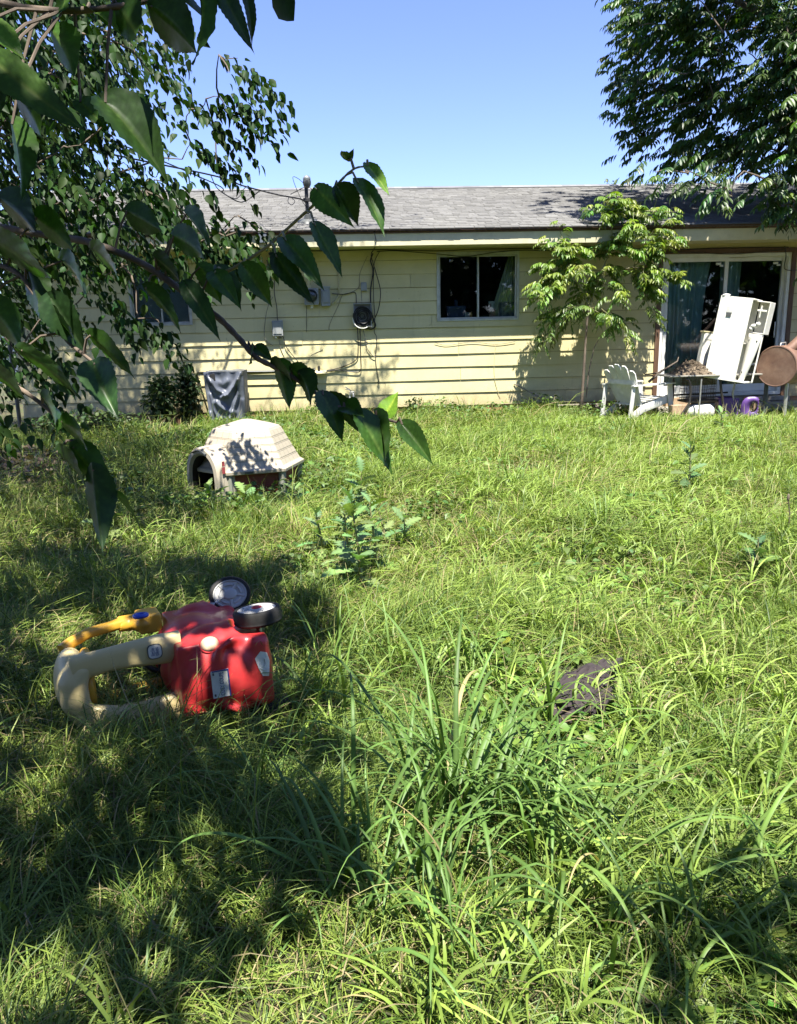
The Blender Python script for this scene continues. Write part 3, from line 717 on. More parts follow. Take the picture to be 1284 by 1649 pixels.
aerial([at(499, 302, 12.5), at(510, 311, 12.45), at(516, 321, 12.4), at(513, 332, 12.42), at(505, 339, 12.5)], 'black wire lead drooping on the far side of the mast', .006)
aerial([at(489, 295, 12.5), at(481, 288, 12.4), at(472, 285, 12.3), at(476, 300, 12.35), at(486, 322, 12.45), at(493, 333, 12.5)], 'thin wire arching up and down left of the weatherhead', .004)

# ---------------------------------------------------------------- covered air conditioner
M_TARP = pmat('silver grey tarpaulin', (.125, .14, .17), (.09, .10, .125), 5, .36, bumps=.3, bscale=12, dirt=(.15, .14, .12), dirt_amt=.3)
c0 = at(363, 640, 11.95)
t = thing('air_conditioner', 'outdoor unit wrapped in a creased silver grey tarpaulin with a black patch', 'air conditioner', (c0.x, 12.1, 0))
x0, x1 = at(335, 640, 11.95).x, at(393, 640, 11.95).x; zt = at(360, 598, 11.95).z
CREASE = [([(.04, .95), (.30, .70), (.56, .60)], .07, .06), ([(.96, .97), (.75, .74), (.60, .62), (.40, .57)], .085, .045), ([(.90, .86), (.86, .60), (.70, .34), (.52, .10)], .07, .05),
          ([(.10, .62), (.16, .36), (.34, .08)], .06, .045), ([(.24, .48), (.46, .36), (.72, .30)], .05, .07), ([(.97, .5), (.93, .2), (.95, 0)], .05, .05), ([(.2, .85), (.45, .78), (.6, .84)], .03, .08), ([(.6, .22), (.75, .1), (.78, 0)], .05, .04), ([(.05, .3), (.1, .0)], .05, .05)]
def tarp(u, v):
    s = u * 4; k = int(s) % 4; f = s - int(s) if u < 1 else 0
    w = x1 - x0; d = .52; cs = [(x0, 11.9), (x1, 11.9), (x1, 11.9 + d), (x0, 11.9 + d)]
    pa, pb = cs[k], cs[(k + 1) % 4]; X = pa[0] + (pb[0] - pa[0]) * f; Y = pa[1] + (pb[1] - pa[1]) * f
    h = v * (zt + .04) - .04
    cx, cy = (x0 + x1) / 2, 11.9 + d / 2
    tap = 1.0 + .05 * v - .06 * (1 - v)
    X, Y = cx + (X - cx) * tap, cy + (Y - cy) * tap
    if k == 0:
        dep_ = 0
        for (ln_, am, sg) in CREASE:                                      # ridges and swags of the loose cloth
            dmin = 9
            for (a0, b0), (a1, b1) in zip(ln_, ln_[1:]):
                ex, ey = a1 - a0, (b1 - b0) * 1.5; px_, py_ = f - a0, (v - b0) * 1.5; L2 = ex * ex + ey * ey
                k2 = max(0, min(1, (px_ * ex + py_ * ey) / L2)); dmin = min(dmin, math.hypot(px_ - k2 * ex, py_ - k2 * ey))
            dep_ += am * math.exp(-(dmin / sg) ** 2)
        Y -= dep_ * (.3 + .7 * math.sin(min(1, f * 5, (1 - f) * 5) * math.pi / 2)) + .012 * math.sin(f * 17 + v * 5)
    else:
        q = .018 * math.sin(f * 15 + v * 3); X += q if k in (1, 3) else 0; Y += q if k == 2 else 0
    return (X, Y, h)
g = MB(); g.grid(tarp, 160, 60)
g.grid(lambda u, v: (x0 - .014 + (x1 - x0 + .028) * u, 11.887 + .546 * v, zt + .012 * math.sin(u * 6) * math.sin(v * 5) - .014 * (1 if 0 in (round(u, 3), round(v, 3)) or 1 in (round(u, 3), round(v, 3)) else 0)), 16, 12)
g.build('cover', M_TARP, t, smooth=70)
g = MB(); g.bx(x0 + .03, x1 - .03, 11.97, 12.36, -.02, zt - .03); g.build('casing', M_GREY, t)
g = MB()
pa = [(338, 603), (345, 601), (347, 612), (343, 622), (338, 621), (335.5, 612)]
pv = [at(px, py, 11.845) for px, py in pa]; cpt = sum(pv, Vector()) / len(pv)
g.add([*pv, *[p + Vector((0, .03, 0)) for p in pv]], [tuple(range(6))] + [(i, (i + 1) % 6, (i + 1) % 6 + 6, i + 6) for i in range(6)]); g.build('patch', M_BLACK, t, bevel=.006)

# ---------------------------------------------------------------- dog house
M_DOGR = pmat('sun bleached cream plastic', (.40, .355, .27), (.34, .30, .225), 4, .5, dirt=(.33, .29, .22), dirt_amt=.35, dirt_scale=8, bumps=.1)
M_DOGB = pmat('brick red plastic', (.25, .055, .035), (.17, .04, .028), 6, .6, dirt=(.10, .08, .05), dirt_amt=.5)
M_DOGP = pmat('green grey plastic', (.30, .31, .25), (.22, .23, .18), 6, .6)
def make_doghouse():
    Y = 6.95; c = at(404, 790, Y); SD = .47                             # six equal sides
    M = Matrix.Translation((c.x, Y, 0)) @ Matrix.Rotation(R(15), 4, 'Z')
    t = thing('dog_house', 'cream plastic dog house with moulded roof tiles, an arched porch and red base', 'dog house', M=M)
    ze = at(400, 756, Y - .42).z; zap = at(402, 675, Y).z; zs = ze + (zap - ze) * .79
    hx = lambda s, z: [Vector((SD * s * math.cos(R(a)), SD * s * math.sin(R(a)), z)) for a in (240, 300, 0, 60, 120, 180)]
    NS = 6; K = 5; S0, S1 = .985, .64
    rings = [hx(1.02, ze - .045), hx(1.06, ze - .04), hx(1.065, ze - .012), hx(1.0, ze + .006)]
    lev = lambda k: (S0 - (S0 - S1) * k / K, ze + .010 + (zs - ze) * k / K)
    for k in range(K):
        (s0, za), (s1, zb) = lev(k), lev(k + 1); rings += [hx(s0, za), hx(s1 + .010, zb - .012), hx(s1 - .004, zb - .008)]
    rings += [hx(S1 - .025, zs + .016), hx(.44, zs + (zap - zs) * .52), hx(.18, zap - .008), hx(.10, zap)]
    g = MB(); V = [M @ p for r in rings for p in r]; F = []
    for i in range(len(rings) - 1):
        for q in range(NS): F.append((i * NS + q, i * NS + (q + 1) % NS, (i + 1) * NS + (q + 1) % NS, (i + 1) * NS + q))
    F.append(tuple((len(rings) - 1) * NS + q for q in range(NS)))
    g.add(V, F); roof = g.build('roof', M_DOGR, t, smooth=20, bevel=.009, seg=3)
    v = MB()
    for q in range(NS):
        for k in range(K):
            (s0, za), (s1, zb) = lev(k), lev(k + 1); zb -= .012; A0, B0, A1, B1 = hx(s0, za)[q], hx(s0, za)[(q + 1) % NS], hx(s1 + .010, zb)[q], hx(s1 + .010, zb)[(q + 1) % NS]
            n = 4 - (k > 2)
            for i in range(1, n + 1):
                f = (i - (.5 if k % 2 else 0)) / (n + .5)
                p, r = A0.lerp(B0, f), A1.lerp(B1, f); o_ = Vector((p.x, p.y, 0)).normalized() * .0006; sd = (B0 - A0).normalized() * .0022
                v.add([M @ x for x in (p - sd + o_, p + sd + o_, r + sd + o_, r - sd + o_)], [(0, 1, 2, 3)])
            o_ = (A1 + B1 - A0 - B0); m_ = Vector((A1.x + B1.x, A1.y + B1.y, 0)).normalized() * .0012
            if k < K - 1: v.add([M @ x for x in (A1 + m_ + Vector((0, 0, -.004)), B1 + m_ + Vector((0, 0, -.004)), B1 + m_ * .2 + Vector((0, 0, .003)), A1 + m_ * .2 + Vector((0, 0, .003)))], [(0, 1, 2, 3)])
    v.build('tile_joint', pmat('grimy joint', (.24, .21, .16), None, 9, .9), roof)
    b = MB(); lo, hi = hx(.90, -.03), hx(.93, ze - .04)
    for q in range(NS):
        if q != 5: b.add([M @ p for p in (lo[q], lo[(q + 1) % NS], hi[(q + 1) % NS], hi[q])], [(0, 1, 2, 3)])
        A0, B0 = hx(.915, 0)[q], hx(.915, 0)[(q + 1) % NS]
        if q not in (5,):
            for f in (.33, .66):
                p = A0.lerp(B0, f); b.box((p.x, p.y, (ze - .05) / 2), (.012, .012, ze - .06), M)
            for z in (ze * .36, ze * .68): b.sweep([M @ (A0.lerp(B0, .08) + Vector((0, 0, z))), M @ (A0.lerp(B0, .92) + Vector((0, 0, z)))], .016, .010, n=4)
    b.build('base', M_DOGB, t)
    for q in range(NS):
        s = MB(); s.sweep([M @ hx(.93, -.02)[q], M @ hx(.96, ze - .04)[q]], .055, .055, n=8, sq=4); s.build('corner_post', M_DOGP, t, smooth=40)
    # porch: an arched tunnel standing out of the side between the corners at 180 and 240 degrees
    nrm = Vector((math.cos(R(210)), math.sin(R(210)), 0)); sid = Vector((-nrm.y, nrm.x, 0)); ap = SD * math.cos(R(30))
    def strip(hw, top, base, out):
        n = 18; P = [nrm * (ap + out) + sid * (hw * math.cos(math.pi * i / n)) + Vector((0, 0, base + (top - base) * math.sin(math.pi * i / n) ** .8)) for i in range(n + 1)]
        return [Vector((P[0].x, P[0].y, -.02))] + P + [Vector((P[-1].x, P[-1].y, -.02))]
    tp = ze + (zs - ze) * .64
    strips = [strip(.165, tp - .075, .16, -.20), strip(.165, tp - .07, .16, .075), strip(.180, tp - .05, .17, .098), strip(.215, tp - .012, .18, .095), strip(.232, tp, .19, .065), strip(.238, tp + .004, .20, -.02), strip(.242, tp + .006, .20, -.20)]
    pr = MB(); w = len(strips[0]); V = [M @ p for s in strips for p in s]; F = []
    for a in range(len(strips) - 1):
        for i in range(w - 1): F.append((a * w + i, a * w + i + 1, (a + 1) * w + i + 1, (a + 1) * w + i))
    pr.add(V, F[w - 1:]); pr.build('porch', M_DOGR, t, smooth=45)
    li = MB(); li.add(V[:2 * w], F[:w - 1]); li.build('porch_painted_shade', M_BLACK, t, smooth=60)  # tunnel inside coloured black, painting in the shade of the opening
    h = MB(); st_ = strip(.190, tp - .026, .18, .101); h.sweep([M @ p for p in st_[7:14]], .010, .035, ref=M.to_3x3() @ nrm, n=6); h.build('porch_label', M_DGREY, t, smooth=40)
    fl = MB(); fl.lathe([(0, .012), (SD * .8, .012)], M, 6); fl.build('floor_pan', M_DGREY, t)
    iw = MB(); iw.add([M @ (nrm * (-.05) + sid * x + Vector((0, 0, z))) for x, z in ((-.3, 0), (.3, 0), (.3, tp - .05), (-.3, tp - .05))], [(0, 1, 2, 3)]); iw.build('inner_painted_shade', M_BLACK, t)  # black sheet added across the inside as the painted dark of the opening
    e = MB(); c0 = nrm * (ap + .045) + sid * .2445 + Vector((0, 0, ze + .02)); Me = M @ Matrix.Translation(c0) @ Matrix((nrm, sid, Vector((0, 0, 1)))).transposed().to_4x4()
    e.box((0, 0, -.01), (.028, .004, .055), Me); e.box((0, 0, .045), (.024, .004, .04), Me); e.build('emblem', pmat('faded red emblem', (.40, .05, .05), (.16, .05, .05), 60, .5), t)
    l = MB(); l.box((-.06, -ap * 1.068, ze - .026), (.07, .004, .018), M); l.build('label_plate', M_DGREY, t)
make_doghouse()
# ---------------------------------------------------------------- toy car lying on its side
M_RED = pmat('red moulded plastic', (.47, .032, .034), (.39, .025, .027), 5, .36, dirt=(.30, .07, .06), dirt_amt=.30, dirt_scale=9, bumps=.05, bscale=90)
M_CREAM = pmat('sun faded cream plastic', (.60, .50, .25), (.52, .42, .20), 3, .45, dirt=(.36, .27, .13), dirt_amt=.35, dirt_scale=7)
M_YEL = pmat('yellow moulded plastic', (.66, .38, .04), (.58, .31, .03), 3, .4, dirt=(.36, .22, .06), dirt_amt=.3, dirt_scale=7)
M_BLUE = pmat('blue plastic', (.02, .07, .45), None, 5, .35)
M_RIM = pmat('grey wheel plastic', (.46, .46, .44), (.38, .38, .36), 8, .4, dirt=(.2, .18, .13), dirt_amt=.3)
M_TYRE = pmat('hard black tyre', (.012, .012, .013), (.02, .0195, .018), 20, .65, bumps=.2, spec=.25)
M_STICK = pmat('worn white sticker', (.66, .66, .60), (.50, .50, .46), 25, .4, dirt=(.3, .27, .2), dirt_amt=.5)
M_INK = pmat('blue printing ink', (.02, .035, .16), None, 5, .5)

def text_mesh(txt, size, depth, M, mat, name, parent, sx=1.0):
    cu = bpy.data.curves.new('lettering', 'FONT'); cu.body = txt; cu.size = size; cu.extrude = depth; cu.align_x = 'CENTER'; cu.align_y = 'CENTER'
    o = bpy.data.objects.new('lettering', cu); COL.objects.link(o)
    dg = bpy.context.evaluated_depsgraph_get(); dg.update()
    me = bpy.data.meshes.new_from_object(o.evaluated_get(dg)); bpy.data.objects.remove(o)
    me.transform(M @ Matrix.Diagonal((sx, 1, 1, 1))); me.materials.clear(); me.materials.append(mat)
    return link(name, me, parent)

def make_car():
    A, B, Rf = dep(415, 990, 2.80), dep(362, 950, 3.30), dep(93, 1068, 2.40)
    F = (B - A).normalized(); U = Rf - A; U = (U - F * U.dot(F)).normalized(); S = F.cross(U)
    Rm = Matrix((S * .86, F, U)).transposed()                                # local x: the side facing up, y: forward, z: towards the roof
    org = A - Rm @ Vector((.20, -.235, .085))
    M = Matrix.Translation(org) @ Rm.to_4x4()
    lo = min((M @ Vector((x, y, .2))).z for x in (-.2,) for y in (-.3, .3))
    t = thing('toy_car', 'red ride-on toy car tipped on its side with a faded cream and yellow roof', 'toy car', M=M)
    b = MB()
    b.box((0, 0, .215), (.30, .50, .22))
    b.ell((0, -.20, .245), (.190, .150, .165), nu=28, nv=18); b.ell((0, .20, .225), (.190, .165, .155), nu=28, nv=18)
    b.ell((0, -.215, .165), (.202, .155, .115), nu=28, nv=18); b.ell((0, .225, .160), (.200, .150, .11), nu=28, nv=18)   # fenders
    b.box((0, -.20, .30), (.29, .19, .17)); b.box((0, .20, .28), (.30, .20, .15)); b.ell((0, 0, .275), (.186, .30, .165), nu=28, nv=18)
    b.sweep([(-.17, -.27, .115), (-.12, -.325, .115), (.12, -.325, .115), (.17, -.27, .115)], .07, .075, n=12, sq=3)      # bumper
    b.box((0, .31, .12), (.30, .07, .08))
    b.sweep([(-.135, -.315, .155), (-.15, -.33, .20), (-.12, -.335, .255), (0, -.335, .268), (.12, -.335, .255), (.15, -.33, .20), (.135, -.315, .155)], .03, .03, n=8)
    cuts = []
    c = MB(); c.box((0, .005, .42), (.25, .22, .5)); cuts.append(c)
    for y in (-.235, .235):
        for s in (1, -1):
            c = MB(); c.sweep([(s * .145, y, .075), (s * .3, y, .075)], .225, .225, n=24); cuts.append(c)
    c = MB(); c.box((0, 0, .02), (.6, 1, .06)); cuts.append(c)
    c = MB(); c.box((0, -.375, .160), (.28, .06, .014)); cuts.append(c)
    me = fused(b, cuts, .0075, 17, M_RED, 'body'); me.transform(M); body = link('body', me, t)
    # panel crease and bumper seam
    # wheels
    def wheel(c, ax, cap=True, swirl=0.0):
        ax = Vector(ax).normalized(); q = ax.to_track_quat('Z', 'Y').to_matrix().to_4x4(); L = M @ Matrix.Translation(Vector(c)) @ q
        w = MB(); w.lathe([(.068, -.030), (.080, -.032), (.0865, -.022), (.0845, -.012), (.0868, -.003), (.0845, .005), (.0865, .016), (.081, .028), (.070, .030), (.068, .02)], L, 36)
        ty = w.build('wheel', M_TYRE, t, smooth=35)
        r = MB(); r.lathe([(.0, -.024), (.07, -.024), (.0695, .026), (.064, .029), (.059, .0235), (.03, .0225), (.026, .029), (.02, .031), (0, .031)], L, 36)
        for k in range(5):
            a = k * 2 * math.pi / 5 + swirl; r.sweep([L @ Vector((math.cos(a + d) * .045, math.sin(a + d) * .045, .0235)) for d in np.linspace(-.42, .42, 7)], .010, .012, ref=L.to_3x3() @ Vector((0, 0, 1)), n=6)
            r.sweep([L @ Vector((math.cos(a + .63) * q_, math.sin(a + .63) * q_, .0235)) for q_ in (.026, .060)], .014, .010, ref=L.to_3x3() @ Vector((0, 0, 1)), n=6)
        r.build('rim', M_RIM, ty, smooth=40)
        if not cap: return
        h = MB(); h.lathe([(.0195, .029), (.018, .035), (.010, .039), (0, .040)], L, 20); h.build('hub_cap', M_RED, ty, smooth=50)
    wheel((.20, -.235, .085), (1, -.02, .04)); wheel((-.20, -.235, .085), (-1, 0, 0))
    Mi = M.to_3x3().inverted(); tv = Mi @ (Vector(EYE) - B).normalized()
    wheel((.185, .265, .075), (tv.x * .5 + .25, tv.y, tv.z), False); wheel((-.185, .265, .085), (-1, .5, 0))
    ax = MB(); ax.sweep([M @ Vector((-.19, -.235, .085)), M @ Vector((.19, -.235, .085))], .02, .02, n=10); ax.build('axle', M_STEEL, t, smooth=40); ax = MB(); ax.sweep([M @ Vector((.15, .25, .16)), M @ Vector((.185, .26, .09))], .03, .03, n=10); ax.build('axle', M_STEEL, t, smooth=40)
    # pillars and roof
    def pillar(pts, w, h, mat, ref): 
        p = MB(); p.sweep([M @ Vector(q) for q in pts], w, h, ref=M.to_3x3() @ Vector(ref), n=16, sq=3.2)
        return p.build('pillar', mat, t, smooth=50)
    for s in (1, -1):
        pillar([(s * .122, -.195, .36), (s * .126, -.200, .44), (s * .126, -.195, .52), (s * .118, -.182, .60), (s * .106, -.165, .66), (s * .095, -.15, .705)], [.055, .055, .05, .048, .05, .055], [.108, .102, .088, .080, .084, .095], M_CREAM, (1, 0, 0))
        pillar([(s * .158, .215, .40), (s * .160, .205, .47), (s * .156, .185, .54), (s * .150, .155, .64), (s * .130, .13, .70), (s * .11, .11, .735)], [.062, .058, .050, .048, .048, .052], [.05, .046, .04, .038, .038, .04], M_YEL, (1, 0, .1))
    k = MB(); k.box((.148, .200, .415), (.085, .15, .085)); k.ell((.148, .2, .44), (.045, .085, .05)); k.sweep([(.15, .205, .42), (.156, .19, .53)], .075, .06, n=10)
    me = fused(k, (), .006, 8, M_YEL, 'pillar_foot'); me.transform(M); link('pillar_foot', me, t)
    rf = MB()
    rf.ell((0, .0, .715), (.140, .170, .062), nu=28, nv=16); rf.box((0, .0, .715), (.20, .24, .05))
    rf.sweep([(-.125, -.145, .645), (-.10, -.155, .690), (-.04, -.158, .715), (.04, -.158, .715), (.10, -.155, .690), (.125, -.145, .645)], .048, [.095, .10, .105, .105, .10, .095], ref=(0, .1, 1), n=12, sq=3)
    c = MB(); c.ell((0, .02, .655), (.110, .125, .07), nu=28, nv=16)
    c2 = MB(); c2.box((0, .1, .605), (.5, .46, .1))
    me = fused(rf, (c, c2), .006, 8, M_CREAM, 'roof'); me.transform(M); roof = link('roof', me, t)
    rim = MB(); P = []
    for i in range(29):
        a = 2 * math.pi * i / 28; P.append(M @ Vector((.108 * math.cos(a), .135 * math.sin(a) - .0, .662)))
    rim.tube(P, .017, 10); rim.build('roof_rim', M_YEL, roof, smooth=60)
    sm = MB(); sm.sweep([M @ Vector((.128, -.213 + .1, .69)), M @ Vector((.129, -.21, .68))], .004, .004, n=4)
    # rear details follow the moulded skin
    from mathutils.bvhtree import BVHTree
    bm = bmesh.new(); bm.from_mesh(body.data); tree = BVHTree.FromBMesh(bm)
    def skin(x, z):
        h = tree.ray_cast(Vector((x, -1, z)), Vector((0, 1, 0))); return (h[0], h[1]) if h[0] else (Vector((x, -.37, z)), Vector((0, -1, 0)))
    cap, nc = skin(.135, .275)
    Lc = M @ Matrix.Translation(cap) @ nc.to_track_quat('Z', 'Y').to_matrix().to_4x4()
    d = MB(); d.lathe([(.036, -.004), (.036, .003), (.033, .005)], Lc, 24); g0 = d.build('cap_ring', M_RED, t, smooth=40)
    d = MB(); d.lathe([(.031, .0), (.030, .010), (.022, .019), (.010, .0235), (0, .0245)], Lc, 24); d.build('fuel_cap', pmat('faded peach plastic', (.60, .42, .28), (.52, .35, .22), 12, .4), t, smooth=60)
    def sticker(poly, lift, mat, name, lead=None):
        P = [skin(x, z) for x, z in poly]; top = [p + n * lift for p, n in P]; bot = [p + n * .0004 for p, n in P]; k = len(P); s = MB()
        cpt = skin(sum(x for x, z in poly) / k, sum(z for x, z in poly) / k); s.add([M @ q for q in top] + [M @ (cpt[0] + cpt[1] * lift)], [(i, (i + 1) % k, k) for i in range(k)])
        s.add([M @ q for q in top + bot], [(i, i + k, (i + 1) % k + k, (i + 1) % k) for i in range(k)])
        return s.build(name, mat, t)
    # plate: flat plaque on the back, long side across the car, lettering reads towards the upper side
    pc, pn = skin(-.012, .262)
    xa = (Vector((1, 0, 0)) - pn * pn.x).normalized(); ya = pn.cross(xa)
    Lp = M @ (Matrix.Translation(pc + pn * .006) @ Matrix((xa, ya, pn)).transposed().to_4x4())
    pl = MB(); pl.box((0, 0, 0), (.112, .060, .003), Lp); plate = pl.build('licence_plate', M_STICK, t, bevel=.002)
    fr = MB(); fr.box((0, -.0275, .0022), (.112, .005, .0016), Lp, 0); fr.box((.0535, 0, .0022), (.005, .05, .0016), Lp); fr.build('plate_border', M_INK, plate)
    text_mesh('COZY COUPE', .019, .0004, Lp @ Matrix.Translation((0, -.004, .0024)), M_INK, 'lettering', plate, .80)
    for sx in (-.043, .043):
        q = MB(); q.box((sx, .022, .002), (.010, .006, .001), Lp); q.build('plate_bolt', M_DGREY, plate)
    st = sticker([(.085, .118), (.060, .140), (.02, .132), (-.015, .120), (-.022, .098), (.005, .094), (.04, .090), (.075, .096)], .0025, M_STICK, 'torn_sticker')
    st['label'] = 'torn peeling white sticker low on the back'
    cr = MB(); cr.sweep([M @ (skin(x, z)[0] + skin(x, z)[1] * .004) for x, z in ((.02, .128), (.01, .116), (.008, .106), (.012, .097))], .003, .003, n=6); cr.sweep([M @ (skin(x, z)[0] + skin(x, z)[1] * .004) for x, z in ((.055, .108), (.035, .105), (.02, .112))], .003, .003, n=6); cr.build('sticker_crease', M_STICK, st)
    # oval maker's badge on the upper rear pillar
    Lb = M @ Matrix.Translation((.128, -.2265, .448)) @ Matrix((Vector((1, 0, 0)), Vector((0, 0, 1)), Vector((0, -1, 0)))).transposed().to_4x4()
    ov = lambda a, b, n=28: [(a * math.copysign(abs(math.cos(2 * math.pi * i / n)) ** .6, math.cos(2 * math.pi * i / n)), b * math.copysign(abs(math.sin(2 * math.pi * i / n)) ** .6, math.sin(2 * math.pi * i / n))) for i in range(n)]
    def disc(poly, z0, z1): 
        q = MB(); k = len(poly); q.add([Lb @ Vector((x, y, z0)) for x, y in poly] + [Lb @ Vector((x, y, z1)) for x, y in poly], [tuple(range(k, 2 * k))] + [(i, (i + 1) % k, (i + 1) % k + k, i + k) for i in range(k)]); return q
    bd = disc(ov(.030, .025), -.008, .0030).build('badge', M_DGREY, t); disc(ov(.0265, .0215), .003, .0042).build('badge_face', M_STICK, bd)
    for i, s in enumerate(('little', 'tikes')):
        text_mesh(s, .0185, .0003, Lb @ Matrix.Translation((0, .007 - .0135 * i, .0046)), M_INK, 'lettering', bd)
    # cockpit: steering wheel, blue key, seat
    Ls = M @ Matrix.Translation((0, .10, .40)) @ Matrix.Rotation(R(60), 4, 'X'); s = MB(); s.tube([Ls @ Vector((.065 * math.cos(a), .065 * math.sin(a), 0)) for a in np.linspace(0, 2 * math.pi, 25)], .011, 8); s.tube([Ls @ Vector((-.06, 0, 0)), Ls @ Vector((.06, 0, 0))], .012, 8); s.build('steering_wheel', M_BLACK, t, smooth=60)
    s = MB(); s.box((.14, .17, .462), (.04, .02, .02), M); s.tube([M @ Vector((.188, .145, .442)), M @ Vector((.20, .12, .446)), M @ Vector((.205, .10, .45))], .007, 8); s.tube([M @ Vector((.205 + .0 * a, .08 + .022 * math.cos(a), .452 + .022 * math.sin(a))) for a in np.linspace(0, 2 * math.pi, 15)], .0085, 8); s.build('ignition_key', M_BLUE, t, smooth=60)
    bm.free()
    return M
CAR_M = make_car()
CAR_C = CAR_M @ Vector((0, 0, .3))

# ---------------------------------------------------------------- cloth lying in the grass
def make_cloth():
    m = pmat('black purple cloth', (.036, .026, .026), (.022, .016, .017), 12, .85, bumps=.3, bscale=200)
    c = gnd(925, 1095, .1); g = MB(); rr = random.Random(4)
    a0, a1, a2, a3 = gnd(868, 1085, .1), gnd(905, 1160, .05), gnd(985, 1120, .1), gnd(1003, 1030, .12)
    ph = [(rr.uniform(10, 26), rr.uniform(10, 26), rr.uniform(0, 6), rr.uniform(.004, .013)) for _ in range(9)]
    def fn(u, v):
        uu = min(1, max(0, u + .05 * math.sin(v * 9))); vv = min(1, max(0, v + .05 * math.sin(u * 8 + 1)))
        p = a0.lerp(a1, vv).lerp(a3.lerp(a2, vv), uu)
        if u < .5: p = p + Vector((0, -.10, 0)) * (.5 - u) * math.sin(v * 3)
        h = sum(q[3] * (1 - abs(math.sin(u * q[0] * .6 + v * q[1] * .5 + q[2] + 1.2 * math.sin(u * 5 + q[2])))) ** 2.2 * 2.2 for q in ph)
        e = min(u, v, 1 - u, 1 - v)
        return (p.x + .015 * math.sin(v * 31), p.y + .015 * math.sin(u * 27), .066 + .27 * h * min(1, .35 + e * 6) - .03 * (1 - min(1, e * 12)))
    g.grid(fn, 110, 90)
    o = g.build('cloth', m, smooth=80); so = o.modifiers.new('thick', 'SOLIDIFY'); so.thickness = .004
    tag(o, 'crumpled black cloth half sunk in the grass', 'cloth'); return c
CLOTH_C = make_cloth()

# ---------------------------------------------------------------- clutter by the door
def rotz_local(loc, deg): return Matrix.Translation(Vector(loc)) @ Matrix.Rotation(R(deg), 4, 'Z')
M_PLASW = pmat('chalky white garden plastic', (.66, .66, .62), (.55, .55, .50), 8, .5, dirt=(.25, .22, .16), dirt_amt=.45)
def make_adirondack():
    Y = 11.45; b = at(1021, 664, Y); M = rotz_local((b.x, Y, -.02), -66) @ Matrix.Rotation(R(-2), 4, 'X')
    t = thing('garden_chair', 'dirty white adirondack chair with a slatted fan back beside the sapling', 'chair', M=M)
    # local: x across, y forward from the sitter (towards the front), z up
    w = .27
    n = 5
    bk = MB()
    for i in range(n):
        f = (i - (n - 1) / 2) / ((n - 1) / 2); wd = .106; hgt = .66 - .10 * f * f
        p0 = Vector((f * w * .70, -.10, .24)); p1 = Vector((f * w * .98, -.10 - hgt * .47, .24 + hgt * .88))
        pm = p0.lerp(p1, .93)
        bk.sweep([M @ p0, M @ pm, M @ p1], [wd, wd * 1.18, wd * .62], [.022] * 3, ref=M.to_3x3() @ Vector((0, .88, .47)), n=8, sq=5)
    bk.sweep([M @ Vector((-w, -.295, .565)), M @ Vector((w, -.295, .565))], .02, .07, ref=M.to_3x3() @ Vector((0, 0, 1)), n=8, sq=5)
    bk.build('backrest', M_PLASW, t, smooth=40)
    st = MB()
    for i in range(6):
        f = i / 5; y = -.10 + .50 * f; z = .235 + .115 * f - (.02 if i == 5 else 0); st.box((0, y, z), (2 * w, .078, .02), M)
    st.build('seat', M_PLASW, t, bevel=.005)
    for s in (1, -1):
        a = MB(); a.sweep([M @ Vector((s * (w + .03), -.36, .52)), M @ Vector((s * (w + .05), -.1, .535)), M @ Vector((s * (w + .055), .40, .56))], [.07, .10, .14], [.022] * 3, ref=M.to_3x3() @ Vector((0, 0, 1)), n=8, sq=5); a.build('armrest', M_PLASW, t, smooth=40)
        r = MB(); r.sweep([M @ Vector((s * w, .43, .34)), M @ Vector((s * w, -.1, .19)), M @ Vector((s * w, -.46, -.02))], [.026] * 3, [.12, .11, .09], ref=M.to_3x3() @ Vector((0, .3, 1)), n=8, sq=5); r.build('side_rail', M_PLASW, t, smooth=40)
        l = MB(); l.sweep([M @ Vector((s * (w + .028), .37, .55)), M @ Vector((s * (w + .03), .41, .30)), M @ Vector((s * (w + .035), .47, -.03))], [.028] * 3, [.085, .10, .075], ref=M.to_3x3() @ Vector((0, 1, 0)), n=8, sq=5); l.build('leg', M_PLASW, t, smooth=40)
        l = MB(); l.sweep([M @ Vector((s * (w + .02), -.32, .53)), M @ Vector((s * (w + .02), -.36, -.02))], [.026] * 2, [.06, .07], ref=M.to_3x3() @ Vector((0, 1, 0)), n=8, sq=5); l.build('leg', M_PLASW, t, smooth=40)
    ap = MB(); ap.box((0, .44, .30), (2 * w - .03, .02, .10), M); ap.build('apron', M_PLASW, t, bevel=.004)
make_adirondack()

